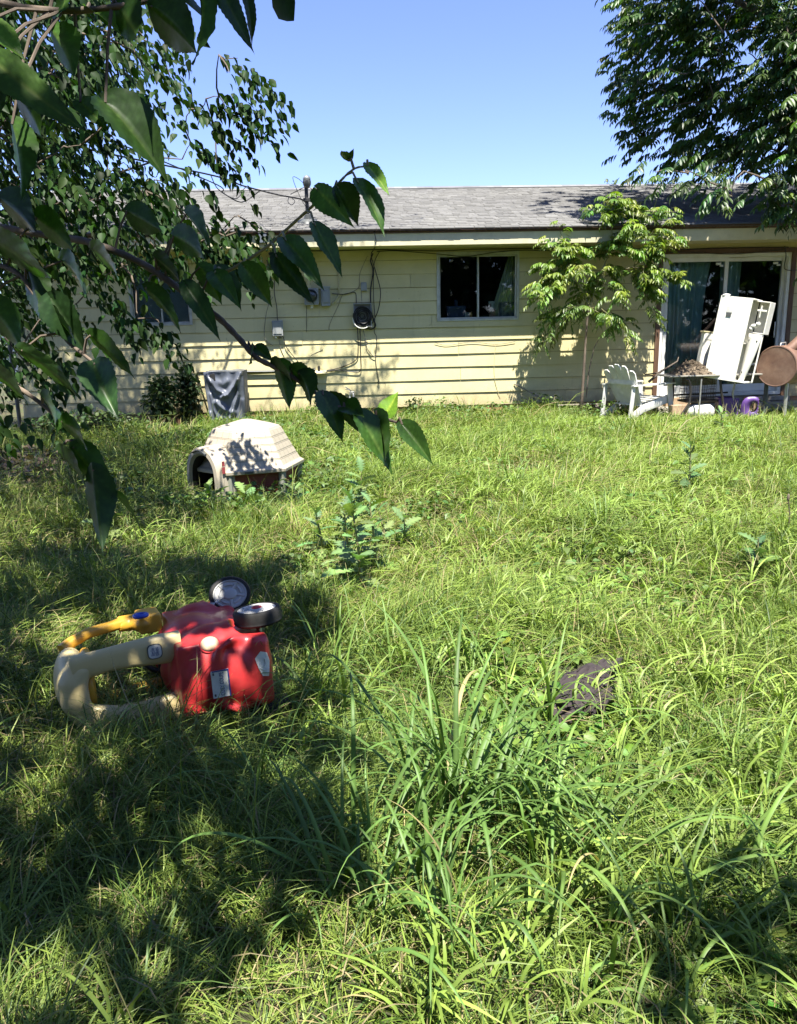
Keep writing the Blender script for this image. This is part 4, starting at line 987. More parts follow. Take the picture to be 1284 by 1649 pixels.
M_IRON = pmat('black table iron', (.02, .019, .018), (.035, .028, .022), 18, .5)
M_TOP = pmat('grimy table glass and rim', (.30, .29, .25), (.20, .19, .16), 6, .35, dirt=(.12, .10, .07), dirt_amt=.5)
YT = 11.15
def make_table():
    a, b = at(1078, 609, YT), at(1226, 600, YT); z = (a.z + b.z) / 2
    t = thing('patio_table', 'low patio table on bowed black iron legs, heaped with junk', 'table', ((a.x + b.x) / 2, YT, 0))
    g = MB(); g.bx(a.x, b.x, YT - .05, YT + .46, z - .012, z + .012); g.build('tabletop', M_TOP, t, bevel=.008)
    def leg(pxs, Y, r, mat):
        l = MB(); P = [at(x, y, Y) for x, y in pxs]; P[-1].z = -.03; l.tube(P, r, 8); l.build('leg', mat, t, smooth=60)
    leg([(1104, 610), (1109, 612), (1112, 618), (1112.5, 632), (1111, 648), (1103, 660), (1090, 676)], YT - .02, .016, M_IRON)
    leg([(1157, 606), (1160, 612), (1162, 630), (1165, 652), (1168, 676)], YT - .02, .018, M_IRON)
    leg([(1190, 602), (1185, 606), (1183, 620), (1180, 634), (1182, 648), (1188, 658), (1199, 676)], YT + .0, .014, M_STEEL)
    leg([(1085, 609), (1084, 640), (1078, 676)], YT + .42, .016, M_IRON)
    r = MB(); p, q = at(1072, 637, YT + .3), at(1172, 632, YT + .3); r.tube([p, q], .013, 8); r.build('stretcher', M_IRON, t, smooth=50)
    return z
TABLE_Z = make_table()
p = at(1127, 640, YT - .04); g = MB(); g.tube([(p.x, p.y, -.03), (p.x + .01, p.y, at(1127, 609, YT - .04).z - .013)], .011, 8)
tag(g.build('metal_stake', M_STEEL, smooth=50), 'thin straight metal stake standing in front of the table', 'stake')
def make_debris():
    c = at(1113, 607, YT + .2); rr = random.Random(9); g = MB()
    m = pmat('dry twigs and leaf litter', (.17, .13, .085), (.07, .052, .035), 40, .95, bumps=.8, bscale=80)
    g.grid(lambda u, v: (c.x + (u - .5) * .60, YT + .2 + (v - .5) * .42, TABLE_Z + .012 + .17 * max(0, 1 - ((u - .5) / .5) ** 2) ** 1.3 * max(0, 1 - ((v - .5) / .5) ** 2) + .014 * math.sin(u * 41) * math.sin(v * 37)), 40, 30)
    for k in range(420):
        u, v = rr.gauss(.5, .2), rr.gauss(.5, .2); u = min(.97, max(.03, u)); v = min(.97, max(.03, v))
        z = TABLE_Z + .02 + .17 * max(0, 1 - ((u - .5) / .5) ** 2) ** 1.3 * max(0, 1 - ((v - .5) / .5) ** 2)
        p = Vector((c.x + (u - .5) * .60, YT + .2 + (v - .5) * .42, z)); d = Vector((rr.gauss(0, 1), rr.gauss(0, 1), rr.gauss(0, .5))).normalized() * rr.uniform(.02, .06)
        g.sweep([p - d, p + Vector((0, 0, .012)), p + d], rr.uniform(.005, .014), .004, n=4)
    tag(g.build('debris_pile', m, smooth=50), 'brown heap of twigs and dead leaves on the table', 'debris pile')
make_debris()

def make_cage():
    Y0, Y1 = YT + .14, YT + .42; a, b = at(1109, 612, Y0), at(1152, 644, Y0); z0, z1 = b.z, TABLE_Z - .05
    t = thing('wire_cage', 'rusty wire cage wedged under the table', 'cage', ((a.x + b.x) / 2, Y0, z0)); m = pmat('rusty wire', (.16, .12, .085), (.09, .065, .045), 30, .6, metal=.3)
    for (y, nm) in ((Y0, 'front_grid'), (Y1, 'back_grid')):
        g = MB()
        for i in range(13): x = a.x + (b.x - a.x) * i / 12; g.tube([(x, y, z0), (x, y, z1)], .0028, 5)
        for i in range(9): z = z0 + (z1 - z0) * i / 8; g.tube([(a.x, y - .003, z), (b.x, y - .003, z)], .003, 5)
        g.build(nm, m, t)
    for x in (a.x, b.x):
        g = MB()
        for i in range(6): y = Y0 + (Y1 - Y0) * i / 5; g.tube([(x, y, z0), (x, y, z1)], .0028, 5)
        for i in range(5): z = z0 + (z1 - z0) * i / 4; g.tube([(x, Y0, z), (x, Y1, z)], .003, 5)
        g.build('side_grid', m, t)
    g = MB(); g.bx(a.x - .02, b.x + .06, Y0 - .02, Y1 + .03, z0 - .03, z0 - .004); g.build('tray', m, t, bevel=.004)
make_cage()
def make_tank():
    a, b = at(1108, 662, YT + .16), at(1150, 664, YT + .2); c = a.lerp(b, .5); r = .125; L = (b - a).length / 2; Y = YT + .2
    t = thing('gas_cylinder', 'small white gas cylinder lying under the table', 'gas cylinder', (c.x, Y, 0))
    M = Matrix.Translation((c.x, Y, c.z + .0)) @ Matrix.Rotation(R(90), 4, 'Y') @ Matrix.Rotation(R(8), 4, 'X')
    g = MB(); g.lathe([(0, -L), (.06, -L * .97), (.10, -L * .85), (r, -L * .55), (r, L * .5), (.10, L * .8), (.06, L * .92), (0, L * .95)], M, 24); g.build('shell', M_PLASW, t, smooth=50)
    g = MB(); g.lathe([(.07, L * .86), (.075, L * 1.1), (.068, L * 1.1), (.066, L * .88)], M, 20); g.lathe([(.02, L * .9), (.02, L * 1.08), (0, L * 1.08)], M, 10); g.build('collar', M_DGREY, t, smooth=40)
make_tank()
rr = random.Random(6)
for i, (px, py, Y, lab) in enumerate(((1092, 658, YT + .05, 'tan brick lying in front of the table leg'), (1081, 646, 12.2, 'tan brick on the step by the chair'), (1099, 649, 12.25, 'brown brick on the step behind the cylinder'), (1210, 651, 11.9, 'tan block between the purple bin and the smoker'))):
    c = at(px, py, Y); t = thing('brick', lab, 'brick', (c.x, Y, c.z - .05), group='loose bricks by the door'); M = rotz_local((c.x, Y, c.z - .02), rr.uniform(-14, 14))
    g = MB(); s = (.24, .11, .15) if i != 3 else (.20, .16, .26); g.box((0, 0, 0), s, M)
    o = g.build('block', pmat('tan brick', (.42, .30, .19), (.30, .20, .12), 14, .9, bumps=.4), t, bevel=.008)
    g = MB(); g.box((0, 0, s[2] / 2 + .0), (s[0] * .7, s[1] * .45, .003), M); g.build('mortar_patch', M_CONC, t)
# low stoop
st = thing('stoop', 'two worn concrete steps below the sliding door', 'steps', (DOOR[0] + 1, 12.2, 0))
g = MB(); g.bx(DOOR[0] - .1, DOOR[1] + .6, 12.05, 12.56, -.1, .095); g.build('upper_step', M_CONC, st, bevel=.012)
g = MB(); g.bx(DOOR[0] + .0, DOOR[1] + .2, 11.72, 12.046, -.1, .03); g.build('lower_step', M_CONC, st, bevel=.012)

M_CAB = pmat('yellowed white enamel', (.80, .79, .71), (.74, .72, .62), 3, .42, dirt=(.40, .34, .22), dirt_amt=.3, dirt_scale=5)
def make_cabinet():
    Y = YT + .12; bl = at(1134, 601, Y)
    M = Matrix.Translation((bl.x + .0, Y, TABLE_Z - .03)) @ Matrix.Rotation(R(10.5), 4, 'Y') @ Matrix.Rotation(R(-43), 4, 'Z') @ Matrix.Rotation(R(4), 4, 'X')
    t = thing('cabinet', 'broken white cabinet with open shelves leaning tipped on the patio table', 'cabinet', M=M)
    W, D, Hh = .44, .38, 1.16
    def bxl(name, *b, m=M_CAB, bv=.004, par=None):
        g = MB(); g.bx(*b, M=M); return g.build(name, m, par or t, bevel=bv)
    f = bxl('front_panel', .0, W, -.014, .014, 0, Hh)
    g = MB(); g.bx(.12, .20, -.022, -.0145, Hh - .22, Hh - .13, M=M); g.bx(.125, .195, -.024, -.0145, Hh - .225 - .05, Hh - .224, M=M, m=1); g.build('latch_plate', [M_PLASW, M_DGREY], f, bevel=.002)
    bxl('side_panel', W - .16, W - .145, .0145, D, .02, Hh - .02)
    bxl('top_panel', 0, W + .02, .0145, D + .02, Hh - .018, Hh); bxl('bottom_panel', .05, W + .14, .0145, D + .02, .0, .022)
    bxl('shelf', W - .144, W - .021, .015, D - .02, Hh * .46, Hh * .46 + .014)
    bxl('back_panel', .0, W - .02, D, D + .012, .03, Hh - .02)
    # shelf box on the open side and the tapering trough under it
    s = MB(); x0, x1, zt, zb = W - .003, W + .20, Hh - .02, Hh * .60
    s.bx(x0, x1, D, D + .012, zb, zt, M=M); s.bx(x1 - .012, x1, .155, D - .001, zb, zt, M=M); s.bx(x0, x1 - .013, .155, D - .001, zb, zb + .014, M=M); s.bx(x0, x1 - .013, .155, D - .001, zt - .012, zt, M=M)
    bxb = s.build('shelf_box', M_CAB, t, bevel=.003)
    s = MB(); s.bx(x0 + .10, x0 + .112, .10, .139, zb + .22, zt - .06, M=M); s.bx(x0 + .06, x1 - .02, .10, .139, zt - .14, zt - .115, M=M); s.build('bracket', M_CAB, bxb, bevel=.002)
    tr = MB(); n = 10
    tr.grid(lambda u, v: M @ Vector((x0 + .02 + (.17 - .11 * (1 - v) ** 1.5) * u, .13 + .05 * math.sin(u * math.pi) * -1, .03 + (zb - .04) * v)), 14, 12)
    o = tr.build('trough', M_CAB, t, smooth=60); so = o.modifiers.new('thick', 'SOLIDIFY'); so.thickness = .008
    for (u, v) in ((.14, .86), (.80, .86), (.35, .18)):
        h = MB(); p = M @ Vector((x0 + .02 + (.17 - .11 * (1 - v) ** 1.5) * u, .13 - .05 * math.sin(u * math.pi) - .012, .03 + (zb - .04) * v)); h.ell(p, (.010, .006, .012)); h.build('screw_hole', M_BLACK, o, smooth=60)
    bxl('upright', W + .175, W + .195, .17, .19, .02, zb); g = MB(); g.ell(M @ Vector((.06, .02, Hh + .012)), (.06, .03, .02)); g.build('hinge_cap', M_PLASW, t, smooth=60)
    w = MB(); w.ell(M @ Vector((x0 + .05, .16, zb + .10)), (.05, .04, .03)); w.ell(M @ Vector((x0 + .10, .15, zb + .13)), (.035, .03, .035)); w.ell(M @ Vector((x0 + .02, .15, zb + .06)), (.03, .03, .03)); w.build('rag', M_PLASW, bxb, smooth=60)
    # a second, lower carcass behind it
    M2 = Matrix.Translation((at(1128, 600, Y + .2).x, Y + .30, TABLE_Z + .013)) @ Matrix.Rotation(R(7), 4, 'Y')
    t2 = thing('drawer_unit', 'lower white drawer unit with a tan top edge standing behind the broken cabinet', 'drawer unit', M=M2)
    g = MB(); g.bx(0, .36, -.012, .10, 0, .60, M=M2); g.build('body', M_CAB, t2, bevel=.004)
    g = MB(); g.bx(-.02, .37, -.022, .11, .601, .62, M=M2); g.build('top_edge', M_TAN, t2, bevel=.003)
    g = MB(); g.bx(.015, .20, -.018, -.0125, .50, .585, M=M2); g.build('drawer_front', M_CAB, t2, bevel=.003)
    g = MB(); g.bx(.09, .10, -.03, -.013, .12, .17, M=M2); g.build('handle', M_DGREY, t2, bevel=.002)
make_cabinet()

M_RUST = pmat('rusted brown steel', (.24, .14, .095), (.15, .085, .06), 6, .55, metal=.15, dirt=(.36, .25, .18), dirt_amt=.5, dirt_scale=4, bumps=.15)
def make_smoker():
    c = at(1250, 590, 11.0); r = .285; ax = Vector((.80, .60, .02)).normalized()
    q = ax.to_track_quat('Z', 'Y').to_matrix().to_4x4(); M = Matrix.Translation(c) @ q
    t = thing('barrel_smoker', 'rust brown barrel smoker with a slanting stovepipe on pipe legs', 'smoker', (c.x + .4, c.y + .3, 0))
    g = MB(); g.lathe([(r, .004), (r, .9), (r - .02, .905), (0, .906)], M, 40); g.lathe([(r - .004, .01), (r - .004, .0)], M, 40)
    body = g.build('barrel', M_RUST, t, smooth=40)
    g = MB(); g.lathe([(r + .005, .016), (r + .007, .0), (r - .006, -.004), (r - .02, .004), (r * .5, .006), (0, .007)], M, 40); g.build('end_plate', pmat('dark rusted steel plate', (.20, .115, .08), (.14, .078, .056), 5, .6, dirt=(.28, .17, .10), dirt_amt=.5, bumps=.15), t, smooth=30)
    g = MB(); g.sweep([M @ Vector((r * math.cos(a) * 1.012, r * math.sin(a) * 1.012, .12 + .6 * f)) for a, f in ((2.6, 0), (2.6, 1))], .02, .012, n=6); g.build('door_seam', M_RUST, body)
    up = Vector((0, 0, 1)); s0 = c + ax * .22 + up * .20 + Vector((0, -.10, 0))
    g = MB(); g.tube([s0, s0 + Vector((.22, -.02, .22)), s0 + Vector((.45, -.03, .46))], .075, 20); g.build('stovepipe', M_RUST, t, smooth=40)
    g = MB(); p = c + ax * .12 + up * (r + .0); g.tube([p + ax * -.04, p + ax * -.03 + up * .035, p + ax * .12 + up * .04, p + ax * .13], .009, 8); g.build('handle', M_STEEL, t, smooth=50)
    sd = ax.cross(up).normalized()
    for k, (f, s, mt, rad) in enumerate(((.10, .13, M_STEEL, .027), (.10, -.16, M_DGREY, .03), (.80, .14, M_STEEL, .027), (.80, -.16, M_DGREY, .03))):
        p = c + ax * f + sd * s; zt = c.z - math.sqrt(max(0, r * r - s * s)) + .015; g = MB(); g.tube([(p.x, p.y, zt), (p.x, p.y, -.03)], rad, 12); g.build('leg', mt, t, smooth=50)
    sh = MB(); p = c + sd * -.33 + ax * .1; sh.box((p.x - .05, p.y + .1, c.z + .02), (.25, .2, .02)); sh.build('side_shelf', M_PLASW, t, bevel=.004)
make_smoker()

def make_bin():
    m = pmat('purple plastic', (.13, .06, .24), (.10, .045, .19), 6, .42, dirt=(.25, .2, .25), dirt_amt=.25)
    Y = 11.0; c = at(1196, 668, Y)
    M = rotz_local((c.x - .01, Y + .10, -.02), -14)
    t = thing('plastic_bin', 'purple plastic toy bin with a round cutout in its end, under the table edge', 'bin', M=M)
    g = MB(); g.bx(-.27, .0, .02, .034, .02, .31, M=M); g.bx(-.27, .0, .30, .314, .02, .31, M=M); g.bx(-.27, .0, .035, .299, .02, .034, M=M); g.bx(-.27, -.256, .035, .299, .035, .31, M=M); g.build('tub', m, t, bevel=.004)
    # end: curved upright with a half round hole and a scalloped edge
    e = MB(); pts = []
    out = [(.012, 0), (.012, .20), (.03, .27), (.06, .315), (.10, .335), (.19, .338), (.235, .33), (.25, .30), (.25, 0)]
    hole = [(.215 + .0, .10)] 
    cx, cz, hr = .185, .185, .055
    arc = [(cx - hr * math.sin(a), cz - hr * math.cos(a) * 1.25) for a in np.linspace(-.3, math.pi * .98, 12)]
    # plate as a strip between the outline and the hole
    N = 40
    def outline(s):
        L = [math.dist(out[i], out[(i + 1) % len(out)]) for i in range(len(out))]; T = sum(L); d = s * T
        for i in range(len(out)):
            if d <= L[i]: a, b = out[i], out[(i + 1) % len(out)]; f = d / L[i]; return (a[0] + (b[0] - a[0]) * f, a[1] + (b[1] - a[1]) * f)
            d -= L[i]
        return out[0]
    rim = [outline(i / N) for i in range(N)]
    ctr = (cx, cz); inn = []
    for (x, z) in rim:
        a = math.atan2(z - cz, x - cx); inn.append((cx + hr * math.cos(a), cz + hr * 1.3 * math.sin(a)))
    def crv(p): return M @ Vector((p[0], -.02 - .05 * math.sin(min(1, p[1] / .34) * math.pi * .5) + .02, p[1]))
    V = [crv(p) for p in rim] + [crv(p) for p in inn]; F = [(i, (i + 1) % N, (i + 1) % N + N, i + N) for i in range(N)]
    e.add(V, F); o = e.build('end_panel', m, t, smooth=50); so = o.modifiers.new('thick', 'SOLIDIFY'); so.thickness = .012
    rg = MB()
    for i in range(7): z = .04 + i * .042; rg.ell(M @ Vector((.256, -.01, z)), (.012, .018, .016), nu=8, nv=6)
    rg.build('ribbed_edge', m, t, smooth=60)
make_bin()
t = thing('weathered_board', 'weathered grey board lying against the foundation under the sapling', 'board', (at(938, 660, 12.0).x, 12.0, 0))
a, b = at(898, 662, 12.0), at(976, 657, 12.0); M = rotz_local(((a.x + b.x) / 2, 12.1, .15), 3) @ Matrix.Rotation(R(-12), 4, 'X')
mw = pmat('weathered grey wood', (.30, .26, .20), (.20, .17, .13), 8, .9, stretch=(1, 12, 12), bumps=.4)
for k in range(3):
    g = MB(); g.box((rr.uniform(-.03, .03), -.14 + k * .105, rr.uniform(-.006, .006)), (b.x - a.x, .098, .022), M); g.build('plank', mw, t, bevel=.003)
g = MB(); g.box((.2, -.03, -.03), (.06, .32, .03), M); g.build('batten', mw, t)
g = MB(); p, q = at(828, 618, YW - .03), at(907, 661, 12.25); mid = p.lerp(q, .5) + Vector((0, 0, .012)); g.tube([p, mid, q], [.010, .012, .014], 7)
tag(g.build('stick', mw, smooth=60), 'bare stick leaning on the wall left of the sapling', 'stick')
g = MB(); p, q = at(1062, 600, 11.75), at(1091, 582, 11.9); g.tube([at(1045, 615, 11.7), at(1056, 606, 11.72), p, q, at(1093, 575, 11.95)], [.02, .02, .018, .012, .008], 7); g.tube([p, at(1040, 603, 11.7), at(1036, 600, 11.7)], [.012, .01, .006], 6)
tag(g.build('broken_branch', pmat('grey bark', (.12, .095, .07), (.05, .04, .032), 20, .9, bumps=.5), smooth=60), 'dead broken branch propped between the white chair and the door', 'branch')

# things on the kitchen window sill, seen through the glass
t = thing('water_jug', 'dark blue jug behind the left pane of the kitchen window', 'jug', (at(735, 505, YW + .2).x, YW + .22, WIN[2] + .03))
a, b = at(719, 508, YW + .22), at(750, 492, YW + .22); MBl = pmat('dark blue plastic', (.03, .055, .13), None, 5, .4)
g = MB(); g.bx(a.x, b.x, YW + .15, YW + .30, WIN[2] + .032, b.z); g.build('body', MBl, t, bevel=.03, seg=3)
g = MB(); xm = a.x + (b.x - a.x) * .5; g.tube([(xm, YW + .22, b.z - .002), (xm, YW + .22, b.z + .09)], .03, 12); g.build('neck', MBl, t, smooth=40)
p = at(754, 504, YW + .18); t = thing('jar', 'small jar with an orange lid beside the dark blue jug', 'jar', (p.x, YW + .18, WIN[2] + .03))
Mj = Matrix.Translation((p.x - .025, YW + .18, WIN[2] + .085)) @ Matrix.Rotation(R(90), 4, 'Y')
g = MB(); g.lathe([(.05, -.03), (.05, .03), (.044, .04)], Mj, 18); g.build('glass_body', M_PLASW, t, smooth=40)
g = MB(); g.lathe([(.052, .041), (.052, .085), (0, .086)], Mj, 18); g.build('lid', pmat('orange plastic', (.75, .38, .05), None, 5, .4), t, smooth=40)
p = at(793, 498, YW + .17); t = thing('spray_bottle', 'spray bottle with a white trigger and red label on the window sill', 'bottle', (p.x, YW + .17, WIN[2] + .03)); zb = WIN[2] + .031
g = MB(); g.lathe([(.048, 0), (.05, .01), (.05, .10), (.044, .15), (.02, .185), (.018, .20)], Matrix.Translation((p.x, YW + .17, zb)), 18); g.build('bottle_body', M_PLASW, t, smooth=40)
g = MB(); g.lathe([(.0512, .03), (.0512, .10), (.0455, .148)], Matrix.Translation((p.x, YW + .17, zb)), 18); g.build('bottle_label', pmat('red label', (.45, .10, .06), (.62, .55, .45), 30, .5), t, smooth=40)
g = MB(); g.tube([(p.x, YW + .17, zb + .20), (p.x, YW + .17, zb + .235)], .02, 10); g.box((p.x - .012, YW + .17, zb + .25), (.095, .035, .035)); g.tube([(p.x - .04, YW + .16, zb + .235), (p.x - .06, YW + .16, zb + .18)], .008, 6); g.build('trigger', M_WHITE, t, bevel=.006)
t = thing('picture_box', 'dark blue printed box at the far end of the window sill', 'box', (at(818, 500, YW + .16).x, YW + .16, WIN[2] + .03)); a, b = at(805, 509, YW + .16), at(830, 486, YW + .16)
g = MB(); g.bx(a.x, b.x, YW + .14, YW + .19, zb, b.z); g.build('box_body', pmat('dark blue print', (.05, .07, .12), (.20, .22, .26), 14, .4), t, bevel=.004)
g = MB(); g.bx(a.x + .03, b.x - .05, YW + .1385, YW + .1395, zb + .02, b.z - .08); g.build('print', pmat('pale print', (.35, .36, .38), (.06, .07, .10), 18, .4), t)
# ---------------------------------------------------------------- leaves and bark
M_LEAF = leafmat('mulberry leaf', .36, .30, (1.3, 1.7, .4), .26, veins=True)
M_LEAFC = leafmat('mulberry crown leaf', .52, .26, (1.3, 1.6, .4), .14)
M_LEAF2 = leafmat('pinnate leaf', .40, .34, (1.3, 1.6, .4), .4)
M_GRASS = leafmat('grass blade', .50, .30, (1.2, 1.3, .5), .35)
M_WEED = leafmat('weed leaf', .5, .25, (1.15, 1.3, .5), .4)
M_BARK = pmat('grey brown bark', (.17, .13, .095), (.07, .055, .042), 14, .9, bumps=.7, bscale=30, stretch=(2, 2, .4))
M_TWIG = pmat('pale green twig', (.24, .23, .10), (.15, .13, .065), 18, .6)
U3 = lambda n: norm(RNG.normal(size=(n, 3)))
def tones(n, base, var=.25, hue=.15):
    k = 1 + RNG.normal(0, var, (n, 1)); c = np.array(base)[None] * np.clip(k, .45, 1.8)
    c[:, 0] *= 1 + RNG.normal(0, hue, n); c[:, 2] *= 1 + RNG.normal(0, hue, n)
    return np.clip(c, .003, .9)

def leafy_twigs(C, D, nleaf, L, size, base, T, droop=.6, var=.25, wid=1.0):
    """twigs at centres C along D; leaves alternate along each and hang"""
    n = len(C); tt = np.linspace(.08, 1, nleaf)
    O = C[:, None, :] + D[:, None, :] * (tt[None, :, None] * L) ; O[:, :, 2] -= (tt ** 2 * L * .35)[None]
    O = O.reshape(-1, 3) + RNG.normal(0, .012, (n * nleaf, 3))
    Dd = np.repeat(D, nleaf, 0)
    side = norm(np.cross(Dd, np.array([0, 0, 1.])) + 1e-3) * np.tile(np.where(np.arange(nleaf) % 2, 1, -1), n)[:, None]
    Y = norm(.55 * Dd + .75 * side + np.array([0, 0, -droop]) + RNG.normal(0, .35, O.shape))
    N = norm(np.array([0, -.25, 1.]) + RNG.normal(0, .45, O.shape))
    S = size * RNG.uniform(.6, 1.2, len(O))
    col = tones(len(O), base, var)
    return stamp(T[0], T[1], O + Y * (S * .25)[:, None], Y, N, S, np.full(len(O), wid) * RNG.uniform(.8, 1.1, len(O)), None, col)

def pinnate(C, D, L, npair, size, base, var=.22, droop=.35, up=None):
    """compound leaves: a drooping midrib with paired leaflets and one at the end"""
    n = len(C); parts = []
    D = norm(D); perp = norm(np.cross(D, np.array([0, 0, 1.])) + 1e-4); L = np.asarray(L)
    tone_n = tones(n, base, var)
    for k in range(npair * 2 + 1):
        t = .18 + .82 * (k // 2 + 1) / (npair + 1) if k < npair * 2 else 1.0
        s = 0 if k == npair * 2 else (1 if k % 2 else -1)
        O = C + D * (t * L)[:, None]; O[:, 2] -= droop * L * t * t
        tang = D.copy(); tang[:, 2] -= 2 * droop * t; tang = norm(tang)
        Y = norm(tang * (.55 if s else 1) + perp * (s * .85) + np.array([0, 0, -.35 - .25 * t]) + RNG.normal(0, .14, O.shape))
        N = norm(np.array([0, -.15, 1.]) + .5 * RNG.normal(0, .5, O.shape))
        S = size * (L / L.mean()) * RNG.uniform(.8, 1.15, n) * (.8 + .5 * math.sin(math.pi * min(t, .95)))
        parts.append(stamp(*LEAF_LANCE, O, Y, N, S, np.full(n, 1.0), None, tone_n * (1 + RNG.normal(0, .08, (n, 1)))))
    # midribs as thin strips
    r = np.array([(-.5, 0, 0), (0, 0, 0), (.5, 0, 0), (-.5, .5, 0), (0, .5, 0), (.5, .5, 0), (-.2, 1, 0), (0, 1, 0), (.2, 1, 0)], float) * np.array([.016, 1, 1])
    Yd = D.copy(); Yd[:, 2] -= droop * .95
    parts.append(stamp(r, LEAF_OVATE[1][:4], C, Yd, np.tile(np.array([[0, -.3, 1.]]), (n, 1)), L * 1.05, None, None, tone_n * np.array([[1.3, 1.1, .9]])))
    return merge(parts)

def limb(mb, a, b, r0, r1, sag=0.0, seed=0, n=7):
    rr = random.Random(seed); a, b = Vector(a), Vector(b); L = (b - a).length; P = []; Rr = []
    o1 = Vector((rr.gauss(0, 1), rr.gauss(0, 1), rr.gauss(0, 1))) * L * .05; o2 = Vector((rr.gauss(0, 1), rr.gauss(0, 1), rr.gauss(0, 1))) * L * .03
    for i in range(n):
        t = i / (n - 1); P.append(a.lerp(b, t) + Vector((0, 0, sag * L * 4 * t * (1 - t))) + o1 * math.sin(t * math.pi) + o2 * math.sin(t * 2 * math.pi)); Rr.append(r0 + (r1 - r0) * t)
    mb.tube(P, Rr, 7); return P

def frame_twigs(mb, hubs, P, step, r0, n0=0):
    pts = [np.array(tuple(h)) for h in hubs]; H = np.array(pts); c0 = H[0]
    Q = P[::step]; Q = Q[np.argsort(((Q - c0) ** 2).sum(1))]
    base = len(H); allp = np.concatenate([H, Q])
    for i in range(len(Q)):
        S = allp[:base + i]; d = ((S - Q[i]) ** 2).sum(1); h = S[np.argmin(d)]; L = math.sqrt(d.min())
        if L > 1.3: continue
        o = Vector(RNG.normal(0, .10 * L, 3)); r = r0 * min(1, .35 + L)
        mb.tube([Vector(h), Vector(h).lerp(Vector(Q[i]), .35) + o, Vector(h).lerp(Vector(Q[i]), .7) + o * .8 + Vector((0, 0, .04 * L)), Vector(Q[i])], [r, r * .8, r * .6, r * .4], 5, cap=False)

def in_frame(P, m=0):
    x, y, d = proj(P); return (d > .05) & (x > -m) & (x < 1284 + m) & (y > -m) & (y < 1649 + m)
def poly_in(px, py, poly):
    px = np.asarray(px); py = np.asarray(py); c = np.zeros(px.shape, bool); k = len(poly); j = k - 1
    for i in range(k):
        xi, yi = poly[i]; xj, yj = poly[j]
        c ^= ((yi > py) != (yj > py)) & (px < (xj - xi) * (py - yi) / (yj - yi + 1e-9) + xi); j = i
    return c
def at_many(px, py, Y):
    d = _f[None] + _r[None] * ((px - CPX) / FPX)[:, None] - _u[None] * ((py - CPY) / FPX)[:, None]
    return EYE + d * (Y / d[:, 1])[:, None]

dog = at(404, 790, 6.95)
